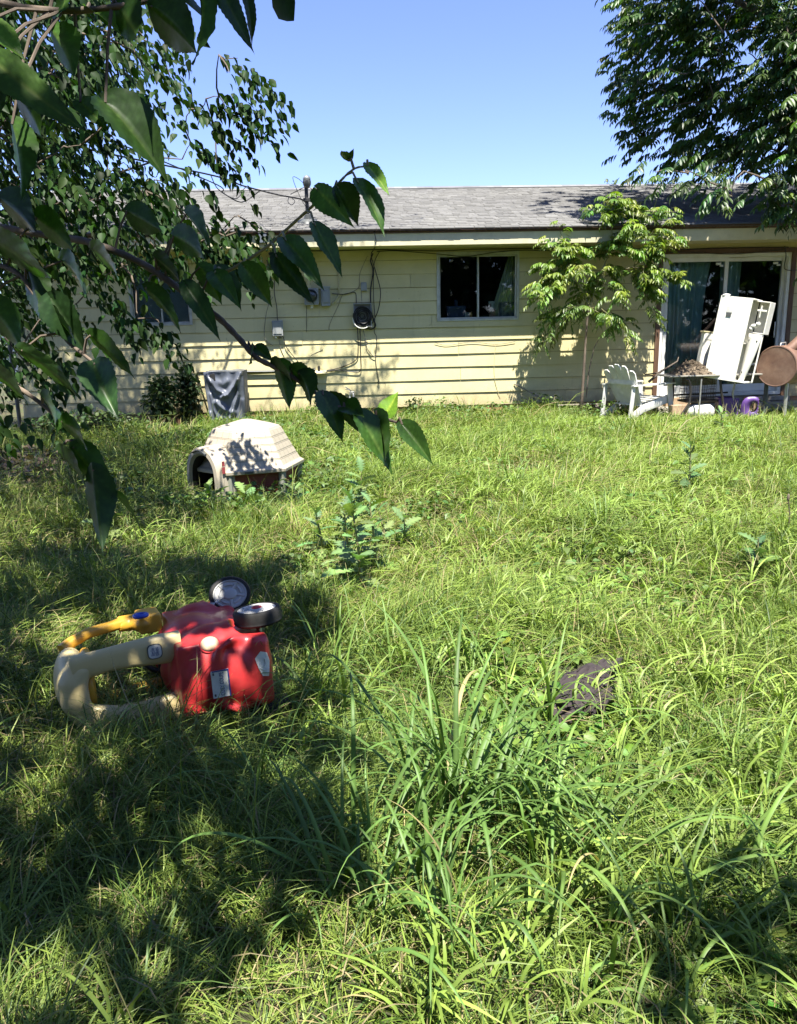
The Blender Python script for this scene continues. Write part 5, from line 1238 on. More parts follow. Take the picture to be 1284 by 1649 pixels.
# ---------------------------------------------------------------- mulberry standing on the far left, in front of the house
MULB = (.021, .048, .011)
def make_mid_tree():
    base = Vector((-5.0, 6.2, -.1))
    t = thing('mulberry_tree', 'leafy mulberry tree between the yard and the shaded end of the house', 'tree', (base.x, base.y, 0))
    edge_y = [-80, 0, 60, 90, 125, 170, 200, 230, 280, 300, 340, 375, 400, 430, 470, 520, 560, 600, 640, 680]
    edge_x = [205, 220, 262, 295, 300, 290, 350, 296, 298, 275, 305, 385, 350, 270, 190, 120, 70, 50, 30, 10]
    px = RNG.uniform(-120, 415, 3300); py = RNG.uniform(-80, 690, 3300)
    ex = np.interp(py, edge_y, edge_x)
    keep = px < ex - RNG.exponential(28, len(px))
    hole = ((px - 215) / 95) ** 2 + ((py - 190) / 75) ** 2 < 1                     # the gap where sky shows
    hole2 = ((px - 120) / 60) ** 2 + ((py - 470) / 60) ** 2 < 1
    keep &= ~(hole & (RNG.random(len(px)) < .80)) & ~(hole2 & (RNG.random(len(px)) < .5))
    keep &= ~((py > 430) & (px > 70) & (RNG.random(len(px)) < .75))
    keep &= (RNG.random(len(px)) < np.interp(px, [0, 110, 170, 260, 420], [1.0, 1.0, .92, .70, .6])) | (py > 330)
    keep &= RNG.random(len(px)) < np.interp(py, [0, 150, 300, 400, 470, 680], [.72, .68, .66, .56, .36, .28])
    px, py = px[keep], py[keep]
    Y = RNG.uniform(4.6, 8.6, len(px)); C = at_many(px, py, Y)
    # a few sprays that reach out alone: (pixel start, pixel end, depth)
    lone = []
    for (a, b, y, n) in (((330, 150), (410, 105), 5.4, 9), ((300, 175), (408, 185), 5.6, 12), ((300, 230), (345, 285), 5.8, 9), ((330, 345), (418, 372), 6.0, 10), ((300, 380), (400, 395), 5.6, 11),
                         ((175, 480), (275, 548), 5.2, 5), ((120, 470), (235, 515), 5.3, 4), ((40, 520), (90, 590), 5.5, 5), ((20, 570), (70, 640), 5.6, 5), ((330, 60), (400, 130), 5.2, 5)):
        p, q = np.array(at(*a, y)), np.array(at(*b, y - .3)); lone.append(p + (q - p) * RNG.uniform(0, 1, (n, 1)) + RNG.normal(0, .04, (n, 3)))
    C = np.concatenate([C] + lone)
    # the crown outside the picture
    B = np.array([-5.2, 6.9, 5.2]) + U3(900) * np.array([2.9, 3.3, 3.0]) * (RNG.random((900, 1)) ** .4)
    Bh = np.stack([RNG.uniform(-4.2, 1.3, 600), RNG.uniform(9.0, 11.3, 600), RNG.uniform(5.7, 7.4, 600)], 1)
    Bh = Bh[(np.sin(Bh[:, 0] * 3.1 + Bh[:, 1] * 2) + np.sin(Bh[:, 0] * 1.7 + 2) + RNG.normal(0, .5, len(Bh))) > -.1]
    Bh = Bh[Bh[:, 0] < 1.25 - RNG.exponential(.25, len(Bh))]
    B2 = np.array([-4.0, 5.2, 6.0]) + U3(2600) * np.array([3.0, 3.4, 2.6]) * (RNG.random((2600, 1)) ** .45)
    B2 = B2[B2[:, 0] < -1.25 - RNG.exponential(.5, len(B2))]
    Bl = np.stack([RNG.uniform(-6.5, -2.2, 3600), RNG.uniform(9.0, 11.4, 3600), RNG.uniform(5.2, 7.6, 3600)], 1); Bl = Bl[Bl[:, 0] < -2.2 - RNG.exponential(.2, len(Bl))]
    X = np.concatenate([B, B2, Bh, Bl]); X = X[~in_frame(X, 70) & (X[:, 2] > 1.7)]
    allC = np.concatenate([C, X])
    k_ = (6.7 - allC[:, 1]) / -SUN_DIR.y; zz = allC[:, 2] - k_ * SUN_DIR.z; xx = allC[:, 0] - k_ * SUN_DIR.x
    hit = (k_ > 0) & (zz > -.1) & (zz < .95) & (np.abs(xx - dog.x) < .75)                 # over the dog house: a few whole sprays, gaps between
    allC = allC[~(hit & ((xx > dog.x + .38) | (np.sin(xx * 7 + 1) + np.sin(zz * 7) < -.35)))]
    D = norm(allC - np.array([-5.0, 6.4, 3.6]) + RNG.normal(0, .8, allC.shape)); D[:, 2] = D[:, 2] * .5 - .25; D = norm(D)
    parts = [leafy_twigs(allC, D, 11, .30, .074, MULB, LEAF_OVATE, 1.0, .28, .82)]
    crown = link('crown', quad_mesh('crown', *parts[0][:2], M_LEAFC, parts[0][2]), t)
    mb = MB(); fork = Vector((-4.9, 6.35, 2.2))
    mb.tube([base, base + Vector((.05, .05, .9)), Vector((-4.95, 6.3, 1.7)), fork], [.24, .19, .17, .16], 12)
    mb.build('trunk', M_BARK, t, smooth=60)
    bl = MB(); hubs = []
    for k, tgt in enumerate(((-3.2, 6.4, 3.4), (-3.6, 5.6, 2.3), (-4.0, 8.2, 4.8), (-6.3, 7.0, 4.6), (-2.9, 8.6, 6.2), (-4.4, 5.4, 4.6), (-5.2, 8.0, 6.4), (-3.3, 7.2, 1.9))):
        P = limb(bl, fork, tgt, .095, .035, .06, k); hubs += P[3:]
    P = limb(bl, (-2.9, 8.6, 6.2), (1.0, 10.2, 6.6), .035, .012, .04, 40); hubs += P[2:]
    frame_twigs(bl, hubs, allC, 3, .010)
    bl.build('limbs', M_BARK, t, smooth=60).name = 'branch_frame'
make_mid_tree()

# ---------------------------------------------------------------- mulberry over the photographer: big leaves near the lens and the shade on the yard
def near_leaf(base, tip, width, face, cup=.22, curl=.2, seed=0, hue=(.036, .085, .016), fold=.25):
    """one big toothed leaf: base and tip in space, width, the way its upper face looks"""
    rr = random.Random(seed); b, tp = np.array(base), np.array(tip); Yd = tp - b; L = np.linalg.norm(Yd); Yd /= L
    N = np.array(face, float); N -= Yd * (N @ Yd); N /= np.linalg.norm(N); X = np.cross(Yd, N)
    nv, nu = 26, 10; V = []
    asym = rr.uniform(-.12, .12); sk = rr.uniform(-.12, .12)
    for j in range(nv + 1):
        v = j / nv
        w = (math.sin(math.pi * min(1, v ** .62)) ** .85) * (1 - .42 * v ** 3) * .5 * width if 0 < v < 1 else .004 * width
        w *= 1 - .35 * max(0, v - .8) / .2
        tooth = 1 + (.055 if j % 2 else -.03) * (1 if 0 < j < nv else 0)
        for i in range(nu + 1):
            u = i / nu * 2 - 1; ww = w * (tooth if abs(u) > .95 else 1) * (1 + asym * u)
            x = u * ww + sk * L * .25 * math.sin(v * math.pi)
            back = -.10 * L * (abs(u) ** 2) * (1 - v) ** 3 * 1.1                       # heart-shaped base
            quilt = .010 * L * math.sin((v - .35 * abs(u)) * 34) * abs(u) * (1 - abs(u) * .4)
            wave = .012 * L * math.sin(v * 13 + seed + (2 if u > 0 else 0)) * abs(u) ** 2
            z = fold * abs(u) * w * 1.7 - curl * L * v * v + quilt + wave
            V.append(b + X * x + Yd * (v * L + back) + N * z)
    Q = [(j * (nu + 1) + i, j * (nu + 1) + i + 1, (j + 1) * (nu + 1) + i + 1, (j + 1) * (nu + 1) + i) for j in range(nv) for i in range(nu)]
    k = rr.uniform(.42, .95); c = np.tile(np.array(hue) * k, (len(V), 1)).reshape(nv + 1, nu + 1, 3)
    vv_ = np.arange(nv + 1)[:, None] / nv; uu_ = np.abs(np.arange(nu + 1) / nu * 2 - 1)[None]
    vein = np.clip(np.sin((vv_ - .35 * uu_) * 34 + 1.2), 0, 1) ** 6 * (uu_ < .95)
    c *= (1 + .45 * vein)[:, :, None]
    c[:, nu // 2] *= (2.1, 1.5, 1.9)                                                   # pale midrib
    return np.array(V), np.array(Q), c.reshape(-1, 3)

def make_near_tree():
    base = Vector((-2.5, -.75, -.1))
    t = thing('mulberry_tree', 'overhanging mulberry tree whose big toothed leaves hang close to the viewer', 'tree', (base.x, base.y, 0))
    mb = MB(); fork = Vector((-2.3, -.5, 1.9)); mb.tube([base, (-2.48, -.7, .8), fork], [.20, .16, .14], 12); mb.build('trunk', M_BARK, t, smooth=60)
    fr = MB(); hubs = []
    for k, tgt in enumerate(((-1.2, 1.0, 3.2), (-.6, .2, 3.5), (-1.6, 2.2, 3.3), (-2.6, 1.2, 3.6), (-2.0, -1.6, 3.6))):
        hubs += limb(fr, fork, tgt, .075, .028, .05, 60 + k)[2:]
    # crown: sits above the frame where its shade falls on the near yard
    PA = [(-420, 830), (40, 905), (120, 870), (230, 905), (330, 930), (440, 925), (485, 985), (520, 1080), (480, 1180), (520, 1300), (470, 1440), (370, 1540), (270, 1640), (300, 1900), (-420, 1900)]
    n = 5200; G = np.stack([RNG.uniform(-3.2, .6, n), RNG.uniform(.5, 5.0, n), np.zeros(n)], 1)
    gx, gy, gd = proj(G); inside = poly_in(gx, gy, PA) & (gd > 0)
    patch = np.sin(G[:, 0] * 9.3 + 1) * np.cos(G[:, 1] * 7.1) + .6 * np.sin(G[:, 0] * 15.1 + G[:, 1] * 11.3)
    inside &= (patch + RNG.normal(0, .28, n)) < .50
    for (lx, ly, lr) in ((100, 1010, .20), (330, 1000, .20), (300, 965, .14), (250, 1010, .11), (140, 1090, .12), (420, 1060, .12), (20, 1180, .12), (60, 1225, .10), (320, 1380, .14), (70, 1540, .12), (240, 1600, .14), (395, 1620, .2), (130, 1260, .10), (345, 1530, .13), (440, 1075, .12)):
        g = gnd(lx, ly, .1); inside &= ((G[:, 0] - g.x) ** 2 + (G[:, 1] - g.y) ** 2) > lr * lr
    G = G[inside]; z = RNG.uniform(2.3, 4.7, len(G)); s = np.array(SUN_DIR); C = G + s[None] * (z / s[2])[:, None]
    for _ in range(6):
        bad = in_frame(C, 130); s_ = RNG.uniform(.5, 1.2, len(C)); C[bad] = C[bad] + s[None] * s_[bad][:, None]
    C = C[~in_frame(C, 110)]
    C = C[RNG.permutation(len(C))[:980]]
    PB = [(1000, 1480), (1150, 1435), (1330, 1480), (1330, 1620), (1050, 1610)]
    G2 = np.stack([RNG.uniform(.3, 1.6, 900), RNG.uniform(1.2, 1.9, 900), np.zeros(900)], 1); qx, qy, qd = proj(G2); G2 = G2[poly_in(qx, qy, PB)]; G2 = G2[:9]
    z2 = RNG.uniform(3.2, 5.2, len(G2)); C2 = G2 + s[None] * (z2 / s[2])[:, None]; C = np.concatenate([C, C2[~in_frame(C2, 110)]])
    E_ = np.stack([RNG.uniform(-4.5, -.8, 420), RNG.uniform(-3, .6, 420), RNG.uniform(2.4, 4.8, 420)], 1); E_ = E_[~in_frame(E_, 130)]
    C = np.concatenate([C, E_]); D = norm(C - np.array([-2.3, -.3, 2.6]) + RNG.normal(0, .7, C.shape)); D[:, 2] *= .3; D = norm(D)
    V, Q, c = leafy_twigs(C - D * .12, D, 6, .26, .12, MULB, LEAF_OVATE, .35)
    link('crown', quad_mesh('crown', V, Q, M_LEAF, c), t)
    frame_twigs(fr, hubs, C, 3, .009)
    # stems that hang into view: (pixels and depth), then leaves as (stem point, base, tip, width px, depth, face)
    fr_ = fr.build('limbs', M_BARK, t, smooth=60); fr_.name = 'branch_frame'
    UP = (0, -.35, 1); FC = (.1, -1, .45); LF = (-.5, -.8, .5); RT = (.55, -.75, .5); DK = (.2, .75, .55); BACK = (.1, .9, .35)
    def branch(label, stem, r0, r1, leaves, seed):
        m = MB(); P = [dep(*q) for q in stem]; pts = []
        for i in range(len(P) - 1):
            p0, p1, p2, p3 = P[max(i - 1, 0)], P[i], P[i + 1], P[min(i + 2, len(P) - 1)]
            for k in range(6):
                s = k / 6; pts.append(.5 * ((2 * p1) + (p2 - p0) * s + (2 * p0 - 5 * p1 + 4 * p2 - p3) * s * s + (3 * p1 - p0 - 3 * p2 + p3) * s ** 3))
        pts.append(P[-1]); nn = len(pts)
        rad = [(r0 + (r1 - r0) * i / (nn - 1)) * (1 + .12 * math.sin(i * 2.1)) for i in range(nn)]
        m.tube(pts, rad, 8)
        parts = []
        for i, lf in enumerate(leaves):
            bx_, by_, tx, ty, w, d, face = lf[:7]; hue = lf[7] if len(lf) > 7 else (.036, .085, .016)
            b, tp = dep(bx_, by_, d), dep(tx, ty, d - .02 + .015 * ((i * 7) % 5 - 2)); wd = w / FPX * d
            near = min(pts, key=lambda q: (q - b).length)
            m.tube([near, near.lerp(b, .5) + Vector((0, 0, .008)), b], [.0022, .0018, .0015], 5)
            parts.append(near_leaf(b, tp, wd * 1.04, face, seed=seed * 50 + i, hue=hue, curl=.10 + .05 * (i % 4), fold=.15 + .1 * (i % 3)))
        br = m.build('branch', M_TWIG if r0 < .004 else M_BARK, t, smooth=60); br['label'] = label
        V, Q, c = merge(parts); link('foliage', quad_mesh('foliage', V, Q, M_LEAF, c), br)
    LT = (.10, .20, .03); BL = (.030, .070, .022)
    branch('slender branch drooping across the view to the lit lawn', [(-420, 250, 1.5), (-150, 330, 1.35), (0, 366, 1.28), (120, 385, 1.25), (165, 397, 1.22), (230, 425, 1.2), (300, 473, 1.18), (350, 510, 1.17), (385, 545, 1.16), (412, 575, 1.15), (440, 590, 1.15), (470, 606, 1.14), (520, 640, 1.13), (560, 662, 1.12), (600, 670, 1.12), (640, 680, 1.12)], .0068, .0020, [
        (404, 558, 408, 588, 24, 1.16, BACK), (412, 560, 438, 578, 22, 1.16, FC), (448, 585, 474, 658, 40, 1.14, DK), (440, 590, 485, 610, 40, 1.15, DK, BL), (470, 595, 520, 630, 36, 1.13, DK), (482, 602, 512, 655, 44, 1.12, BACK),
        (520, 636, 560, 705, 44, 1.12, RT), (530, 640, 590, 690, 40, 1.13, DK), (556, 655, 585, 668, 34, 1.12, FC), (580, 668, 640, 757, 52, 1.10, RT), (605, 668, 640, 748, 44, 1.12, DK), (648, 684, 699, 741, 34, 1.11, FC), (620, 668, 640, 632, 30, 1.12, (.1, .9, .2), (.16, .30, .03)),
        (300, 460, 352, 540, 34, 1.16, FC, BL), (235, 465, 305, 530, 36, 1.18, DK), (150, 402, 215, 440, 46, 1.22, DK), (205, 340, 268, 372, 48, 1.2, BACK), (322, 430, 362, 490, 40, 1.16, BACK), (280, 380, 345, 415, 46, 1.16, BACK), (352, 432, 395, 490, 34, 1.16, RT), (300, 345, 350, 400, 40, 1.17, DK), (250, 415, 300, 452, 38, 1.18, DK)], 1)
    branch('pale upright shoot with drooping leaves in front of the roof', [(300, 470, 1.2), (340, 447, 1.17), (380, 430, 1.15), (430, 398, 1.13), (470, 362, 1.12), (500, 335, 1.11), (535, 305, 1.10), (560, 280, 1.10), (575, 270, 1.10), (592, 268, 1.10)], .0030, .0012, [
        (592, 266, 627, 307, 24, 1.10, FC, LT), (577, 295, 626, 371, 42, 1.09, RT), (545, 303, 580, 360, 42, 1.09, FC), (511, 305, 561, 354, 40, 1.10, LF, (.06, .13, .025)), (508, 364, 556, 441, 42, 1.09, RT), (461, 388, 520, 455, 40, 1.10, FC), (446, 415, 506, 480, 36, 1.10, FC), (393, 430, 441, 490, 40, 1.12, FC),
        (560, 258, 549, 239, 14, 1.10, BACK), (561, 258, 570, 239, 10, 1.10, BACK), (346, 440, 382, 482, 34, 1.14, FC)], 2)
    branch('leafy stem hanging at the upper corner of the view', [(-500, -260, 1.3), (-200, -120, 1.05), (-60, -20, .95), (60, 15, .9), (180, 12, .88), (300, -12, .87), (390, -28, .87)], .0055, .0022, [
        (-20, 90, 136, 196, 62, .80, FC, (.07, .14, .03)), (-30, 38, 42, 82, 60, .82, UP, LT), (170, 165, 278, 274, 92, .88, RT), (190, 8, 250, 72, 66, .88, BACK), (245, 12, 326, 86, 84, .86, DK), (325, -30, 338, 126, 44, .86, DK), (355, -20, 408, 66, 34, .86, FC), (392, -20, 416, 66, 24, .86, RT),
        (82, 48, 132, 132, 56, .88, BACK), (28, 150, 80, 222, 56, .84, DK), (-10, 128, 12, 225, 50, .84, BACK), (150, 20, 200, 40, 50, .9, UP, LT), (280, -10, 345, 35, 50, .86, UP, (.05, .10, .02)), (130, 165, 170, 200, 34, .9, FC), (20, 200, 60, 330, 60, .9, DK), (100, -30, 120, 60, 50, .9, BACK)], 3)
    branch('low shaded spray of dark leaves', [(-420, 330, 1.35), (-120, 410, 1.2), (10, 430, 1.12), (60, 480, 1.1), (105, 545, 1.08), (140, 575, 1.07), (160, 590, 1.06)], .0045, .0018, [
        (-15, 385, 96, 440, 72, 1.1, DK), (45, 432, 85, 525, 54, 1.1, BACK), (82, 480, 138, 566, 52, 1.06, FC, BL), (70, 500, 145, 540, 42, 1.08, DK), (146, 540, 226, 606, 42, 1.06, DK), (152, 588, 186, 666, 54, 1.04, FC, (.040, .095, .028)), (35, 565, 152, 628, 48, 1.07, DK), (-20, 490, 50, 560, 60, 1.1, BACK), (0, 320, 70, 375, 60, 1.12, BACK), (60, 350, 130, 400, 60, 1.12, DK), (100, 420, 160, 470, 50, 1.1, DK)], 4)
    branch('dark stem trailing low over the grass', [(-420, 480, 1.3), (-140, 560, 1.15), (0, 610, 1.1), (60, 645, 1.07), (110, 690, 1.05), (140, 730, 1.03), (165, 775, 1.02), (185, 800, 1.02)], .0040, .0016, [
        (100, 680, 152, 722, 44, 1.03, BACK), (92, 728, 148, 775, 44, 1.03, DK), (150, 758, 178, 886, 52, 1.0, BACK, BL), (186, 798, 250, 848, 36, 1.02, DK), (118, 722, 190, 800, 56, 1.02, BACK), (68, 640, 108, 692, 40, 1.05, DK), (-10, 600, 60, 640, 50, 1.08, DK)], 5)
make_near_tree()

# ---------------------------------------------------------------- pecan tree at the upper corner over the roof
def make_pecan():
    base = Vector((9.6, 11.2, -.1))
    t = thing('pecan_tree', 'tall dark pecan tree spreading over the far end of the roof', 'tree', (base.x, base.y, 0))
    ey = [-80, 0, 40, 75, 100, 150, 190, 215, 235, 255, 290, 318, 330, 345, 400, 425]; ex = [1012, 1010, 1014, 1004, 980, 995, 990, 1007, 1052, 1022, 1048, 1140, 1200, 1262, 1272, 1290]
    n = 3000; px = RNG.uniform(960, 1420, n); py = RNG.uniform(-90, 425, n)
    keep = px > np.interp(py, ey, ex) + RNG.exponential(16, n)
    keep &= ~((py > 285) & (px < 1140) & (px > 1062)) & ~((py > 335) & (px < 1255)) & ~((((px - 1240) / 20) ** 2 + ((py - 88) / 16) ** 2 < 1))
    keep &= ~((((px - 1205) / 14) ** 2 + ((py - 192) / 12) ** 2 < 1)) & ~((((px - 1095) / 18) ** 2 + ((py - 208) / 10) ** 2 < 1)) & ~((((px - 1080) / 30) ** 2 + ((py - 285) / 12) ** 2 < 1))
    keep &= RNG.random(n) < .62
    px, py = px[keep], py[keep]; Y = RNG.uniform(10.6, 13.4, len(px)); Y = np.where(py > 270, RNG.uniform(10.3, 11.3, len(px)), Y); C = at_many(px, py, Y)
    zr = EAVE_Z + (C[:, 1] - EAVE_Y) * .304; C = C[(C[:, 1] < 11.8) | (C[:, 2] > zr + .35)]
    X = np.array([7.6, 12.2, 6.6]) + U3(900) * np.array([4.3, 2.6, 3.0]) * (RNG.random((900, 1)) ** .4)
    zr = EAVE_Z + (X[:, 1] - EAVE_Y) * .304; X = X[~in_frame(X, 60) & (X[:, 2] > zr + .5) & (X[:, 1] > 10.4)]
    allC = np.concatenate([C, X])
    def shades(P, Yp, x0, x1, z0, z1):                                   # would its shadow fall on that upright patch?
        k = (Yp - P[:, 1]) / -SUN_DIR.y; zz = P[:, 2] - k * SUN_DIR.z; xx = P[:, 0] - k * SUN_DIR.x
        return (k > 0) & (xx > x0) & (xx < x1) & (zz > z0) & (zz < z1)
    allC = allC[~shades(allC, 11.7, 1.9, 5.7, .9, 3.8) & ~shades(allC, 12.1, 1.9, 5.3, .9, 3.8) & ~shades(allC, 11.2, 5.0, 7.6, .2, 2.3)]
    rep = 4; CC = np.repeat(allC, rep, 0) + RNG.normal(0, .10, (len(allC) * rep, 3))
    D = norm(CC - np.array([8.0, 11.8, 5.4]) + RNG.normal(0, 1.6, CC.shape)); D[:, 2] = D[:, 2] * .4 + .12; D = norm(D)
    L = RNG.uniform(.20, .32, len(CC)); base_c = (.046, .088, .025)
    V, Q, c = pinnate(CC, D, L, 4, .098, base_c, .32, .38)
    br = RNG.random(len(CC)) < .06
    link('crown', quad_mesh('crown', V, Q, M_LEAF2, c), t)
    k = np.where(br)[0]; V, Q, c = pinnate(CC[k] + D[k] * .1, D[k], L[k], 5, .09, (.085, .15, .022), .2, .4); link('young_shoots', quad_mesh('young_shoots', V, Q, M_LEAF2, c), t).name = 'young_foliage'
    mb = MB(); fork = Vector((9.4, 11.3, 2.6)); mb.tube([base, (9.55, 11.2, 1.2), fork, (9.0, 11.6, 4.2)], [.30, .25, .22, .16], 12); mb.build('trunk', M_BARK, t, smooth=60)
    bl = MB(); hubs = []
    for i, tg in enumerate(((6.2, 11.4, 4.6), (6.9, 12.7, 5.6), (7.0, 12.6, 7.0), (5.6, 12.8, 6.2), (8.6, 11.2, 7.4), (10.6, 12.6, 6.6), (6.6, 10.9, 3.6))): hubs += limb(bl, (9.2, 11.5, 3.6), tg, .10, .03, .04, 80 + i)[2:]
    frame_twigs(bl, hubs, allC, 2, .016)
    bl.build('limbs', M_BARK, t, smooth=60).name = 'branch_frame'
make_pecan()

# ---------------------------------------------------------------- sapling against the wall
def make_sapling():
    Y0 = 11.85; b = at(936, 655, Y0)
    t = thing('pecan_sapling', 'bright green sapling with drooping compound leaves against the yellow wall', 'tree', (b.x, Y0, 0))
    mb = MB(); T = [(936, 660), (939, 620), (942, 570), (944, 540), (946, 515), (950, 495)]
    P = [at(x, y, Y0) for x, y in T]; P[0].z = -.05
    mb.tube(P, [.024, .021, .019, .017, .016, .014], 8)
    P2 = [at(x, y, Y0 - .05) for x, y in ((944, 640), (948, 600), (957, 560), (968, 540), (985, 525))]; mb.tube(P2, [.010, .009, .008, .007, .005], 6)
    mb.build('trunk', M_BARK, t, smooth=60)
    tips = [(880, 385), (900, 370), (870, 430), (860, 470), (868, 520), (895, 480), (915, 420), (930, 400), (905, 450), (950, 340), (985, 325), (1005, 332), (965, 360), (1000, 350), (1030, 345), (1060, 345), (1085, 340), (1090, 350), (1020, 375), (1050, 370), (990, 390), (960, 400),
            (1010, 410), (1045, 395), (1085, 385), (980, 440), (1020, 450), (1050, 450), (1075, 455), (1000, 480), (1035, 490), (1060, 490), (1010, 520), (1015, 545), (1050, 510), (960, 470), (930, 465), (890, 500), (920, 500), (945, 440), (975, 415), (1095, 450), (955, 500), (985, 505), (870, 550), (862, 490)]
    bl = MB(); C, D, hub = [], [], at(950, 495, Y0)
    hub2 = [hub, at(965, 450, Y0 - .05), at(985, 400, Y0), at(920, 440, Y0), at(1020, 430, Y0 - .05), at(985, 350, Y0)]
    for a_, b_ in ((0, 1), (1, 2), (0, 3), (1, 4), (2, 5)): bl.tube([hub2[a_], hub2[a_].lerp(hub2[b_], .5) + Vector((.01, .02, .03)), hub2[b_]], [.012, .010, .008], 6)
    rr = random.Random(12)
    for (x, y) in tips:
        tp = at(x + rr.uniform(-6, 6), y + rr.uniform(-5, 5), Y0 + rr.uniform(-.38, .30)); h = min(hub2, key=lambda q: (q - tp).length)
        bl.tube([h, h.lerp(tp, .55) + Vector((0, 0, .05)), tp], [.006, .005, .003], 5, cap=False)
        out = (tp - hub).normalized()
        for k in range(14):
            f = rr.uniform(.35, 1.0); p = h.lerp(tp, f); d = out * .6 + Vector((rr.gauss(0, .8), rr.gauss(-.15, .7), rr.gauss(.15, .4)))
            C.append(tuple(p)); D.append(tuple(d.normalized()))
    bl.build('limbs', M_TWIG, t, smooth=60).name = 'branch_frame'
    C, D = np.array(C), np.array(D); L = RNG.uniform(.17, .32, len(C))
    V, Q, c = pinnate(C, D, L, 5, .070, (.115, .175, .036), .25, .5); link('crown', quad_mesh('crown', V, Q, M_LEAF2, c), t)
    k = RNG.permutation(len(C))[:330]; k = k[C[k, 2] > 1.7]
    V, Q, c = pinnate(C[k] + np.array([0, -.08, .06]), D[k] + np.array([0, -.3, .1]), L[k] * .9, 4, .075, (.18, .25, .042), .15, .55); link('young_shoots', quad_mesh('young_shoots', V, Q, M_LEAF2, c), t).name = 'young_foliage'
make_sapling()

def leaf_cloud(name, label, cat, cen, rad, n, size, base, T=LEAF_OVATE, mat=None, group=None, kind=None, flat=1.0, stem=True, var=.28):
    cen = np.array(cen, float)
    t = thing(name, label, cat, (cen[0], cen[1], 0), group) if kind is None else None
    lump = U3(9) * np.array(rad) * .55; k = RNG.integers(0, 9, n)
    P = cen + lump[k] + U3(n) * np.array(rad) * .55 * (RNG.random((n, 1)) ** .45); P[:, 2] = np.maximum(P[:, 2], .03)
    out = norm(P - cen); Y = norm(out * .7 + RNG.normal(0, .5, P.shape) + np.array([0, 0, -.25])); N = norm(np.array([0, -.2, 1.]) * flat + out * .4 + RNG.normal(0, .4, P.shape))
    V, Q, c = stamp(T[0], T[1], P, Y, N, size * RNG.uniform(.6, 1.25, n), None, None, tones(n, base, var))
    o = link('crown' if t else name, quad_mesh(name, V, Q, mat or M_WEED, c), t)
    if kind: tag(o, label, cat, None, kind)
    if stem and t:
        m = MB()
        for i in range(9):
            q = cen + lump[i]; m.tube([(cen[0] + (i - 4) * .003, cen[1], -.03), (cen[0] + (i - 4) * .006, cen[1], cen[2] * .25), ((cen[0] * .6 + q[0] * .4), (cen[1] * .6 + q[1] * .4), q[2] * .55), tuple(q)], [.012, .010, .008, .004], 5, cap=False)
        m.build('stem', M_BARK, t, smooth=60)
    return t
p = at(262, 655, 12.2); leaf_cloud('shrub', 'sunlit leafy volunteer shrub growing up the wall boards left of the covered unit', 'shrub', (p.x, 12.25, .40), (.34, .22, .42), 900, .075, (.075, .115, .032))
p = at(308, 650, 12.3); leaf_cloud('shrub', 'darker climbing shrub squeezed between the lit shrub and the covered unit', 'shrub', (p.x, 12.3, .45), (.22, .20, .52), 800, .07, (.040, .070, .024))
p = at(150, 690, 11.6); leaf_cloud('shrub', 'low leafy weeds in front of the brick foundation at the shaded end', 'weed', (p.x, 11.2, .16), (.9, .5, .22), 1300, .07, (.06, .10, .03))
p = at(668, 655, 12.3); leaf_cloud('weed', 'small dark weed sprouting against the wall below the window', 'weed', (p.x, 12.35, .18), (.20, .12, .2), 170, .05, (.04, .075, .022))
p = at(735, 665, 12.3); leaf_cloud('weed', 'low broadleaf weed along the wall under the kitchen window', 'weed', (p.x, 12.3, .10), (.36, .15, .13), 300, .055, (.05, .085, .025))
p = at(514, 640, 12.4); leaf_cloud('weed', 'slim weed growing up below the yellowed vent hood', 'weed', (p.x, 12.42, .22), (.09, .06, .28), 110, .05, (.055, .09, .026))
p = at(365, 650, 12.3)
# past the house corner
p = at(-10, 640, 15); leaf_cloud('bush', 'dark bush beyond the chain link fence', 'bush', (-7.4, 15.6, .9), (1.3, 1.2, 1.1), 2600, .09, (.035, .062, .018), group=None)
leaf_cloud('bush', 'tall dark bush past the house corner', 'bush', (-6.6, 18.2, 2.0), (1.2, 1.5, 2.2), 3600, .10, (.028, .052, .016))
p = at(986, 300, 24); leaf_cloud('treetop', 'small treetop just showing over the roof ridge', 'tree', (p.x, 24, p.z - 1.9), (.7, .8, 2.1), 1500, .14, (.05, .085, .022))
# chain link fence at the corner
f = thing('chain_link_fence', 'rusty chain link fence running off from the house corner', 'fence', (-5.3, 12.9, 0))
for x in (-5.25, -7.6):
    g = MB(); g.tube([(x, 12.9, -.05), (x, 12.9, 1.42)], .030, 10); g.ell((x, 12.9, 1.43), (.036, .036, .03)); g.build('post', M_DGREY, f, smooth=50)
g = MB(); g.tube([(-7.6, 12.9, 1.36), (-5.25, 12.9, 1.36)], .02, 8); g.build('top_rail', M_STEEL, f, smooth=50)
g = MB(); s = .075; k = -7.55
while k < -5.3:
    for d in (1, -1):
        P = []; x, z = k, .05
        n = int(1.28 / s)
        for i in range(n): P.append((k + (s / 2 if i % 2 else 0) * d, 12.9 + .004 * d, .06 + i * s))
        g.tube(P, .0022, 4, cap=False)
    k += s
g.build('wire_mesh', M_STEEL, f)
sh = thing('shed', 'pale neighbouring shed glimpsed past the house corner', 'shed', (-13.5, 26, 0))
g = MB(); g.bx(-16, -11.2, 25, 29, -.1, 2.3); g.build('wall', M_WHITE, sh)
g = MB(); g.prism([(-16.3, 2.302), (-10.9, 2.302), (-13.6, 3.4)], 24.8, 29.2); g.build('roof', M_DGREY, sh)
g = MB(); g.bx(-14.2, -13.2, 24.97, 24.998, 0, 2.0); g.build('door', M_GREY, sh)
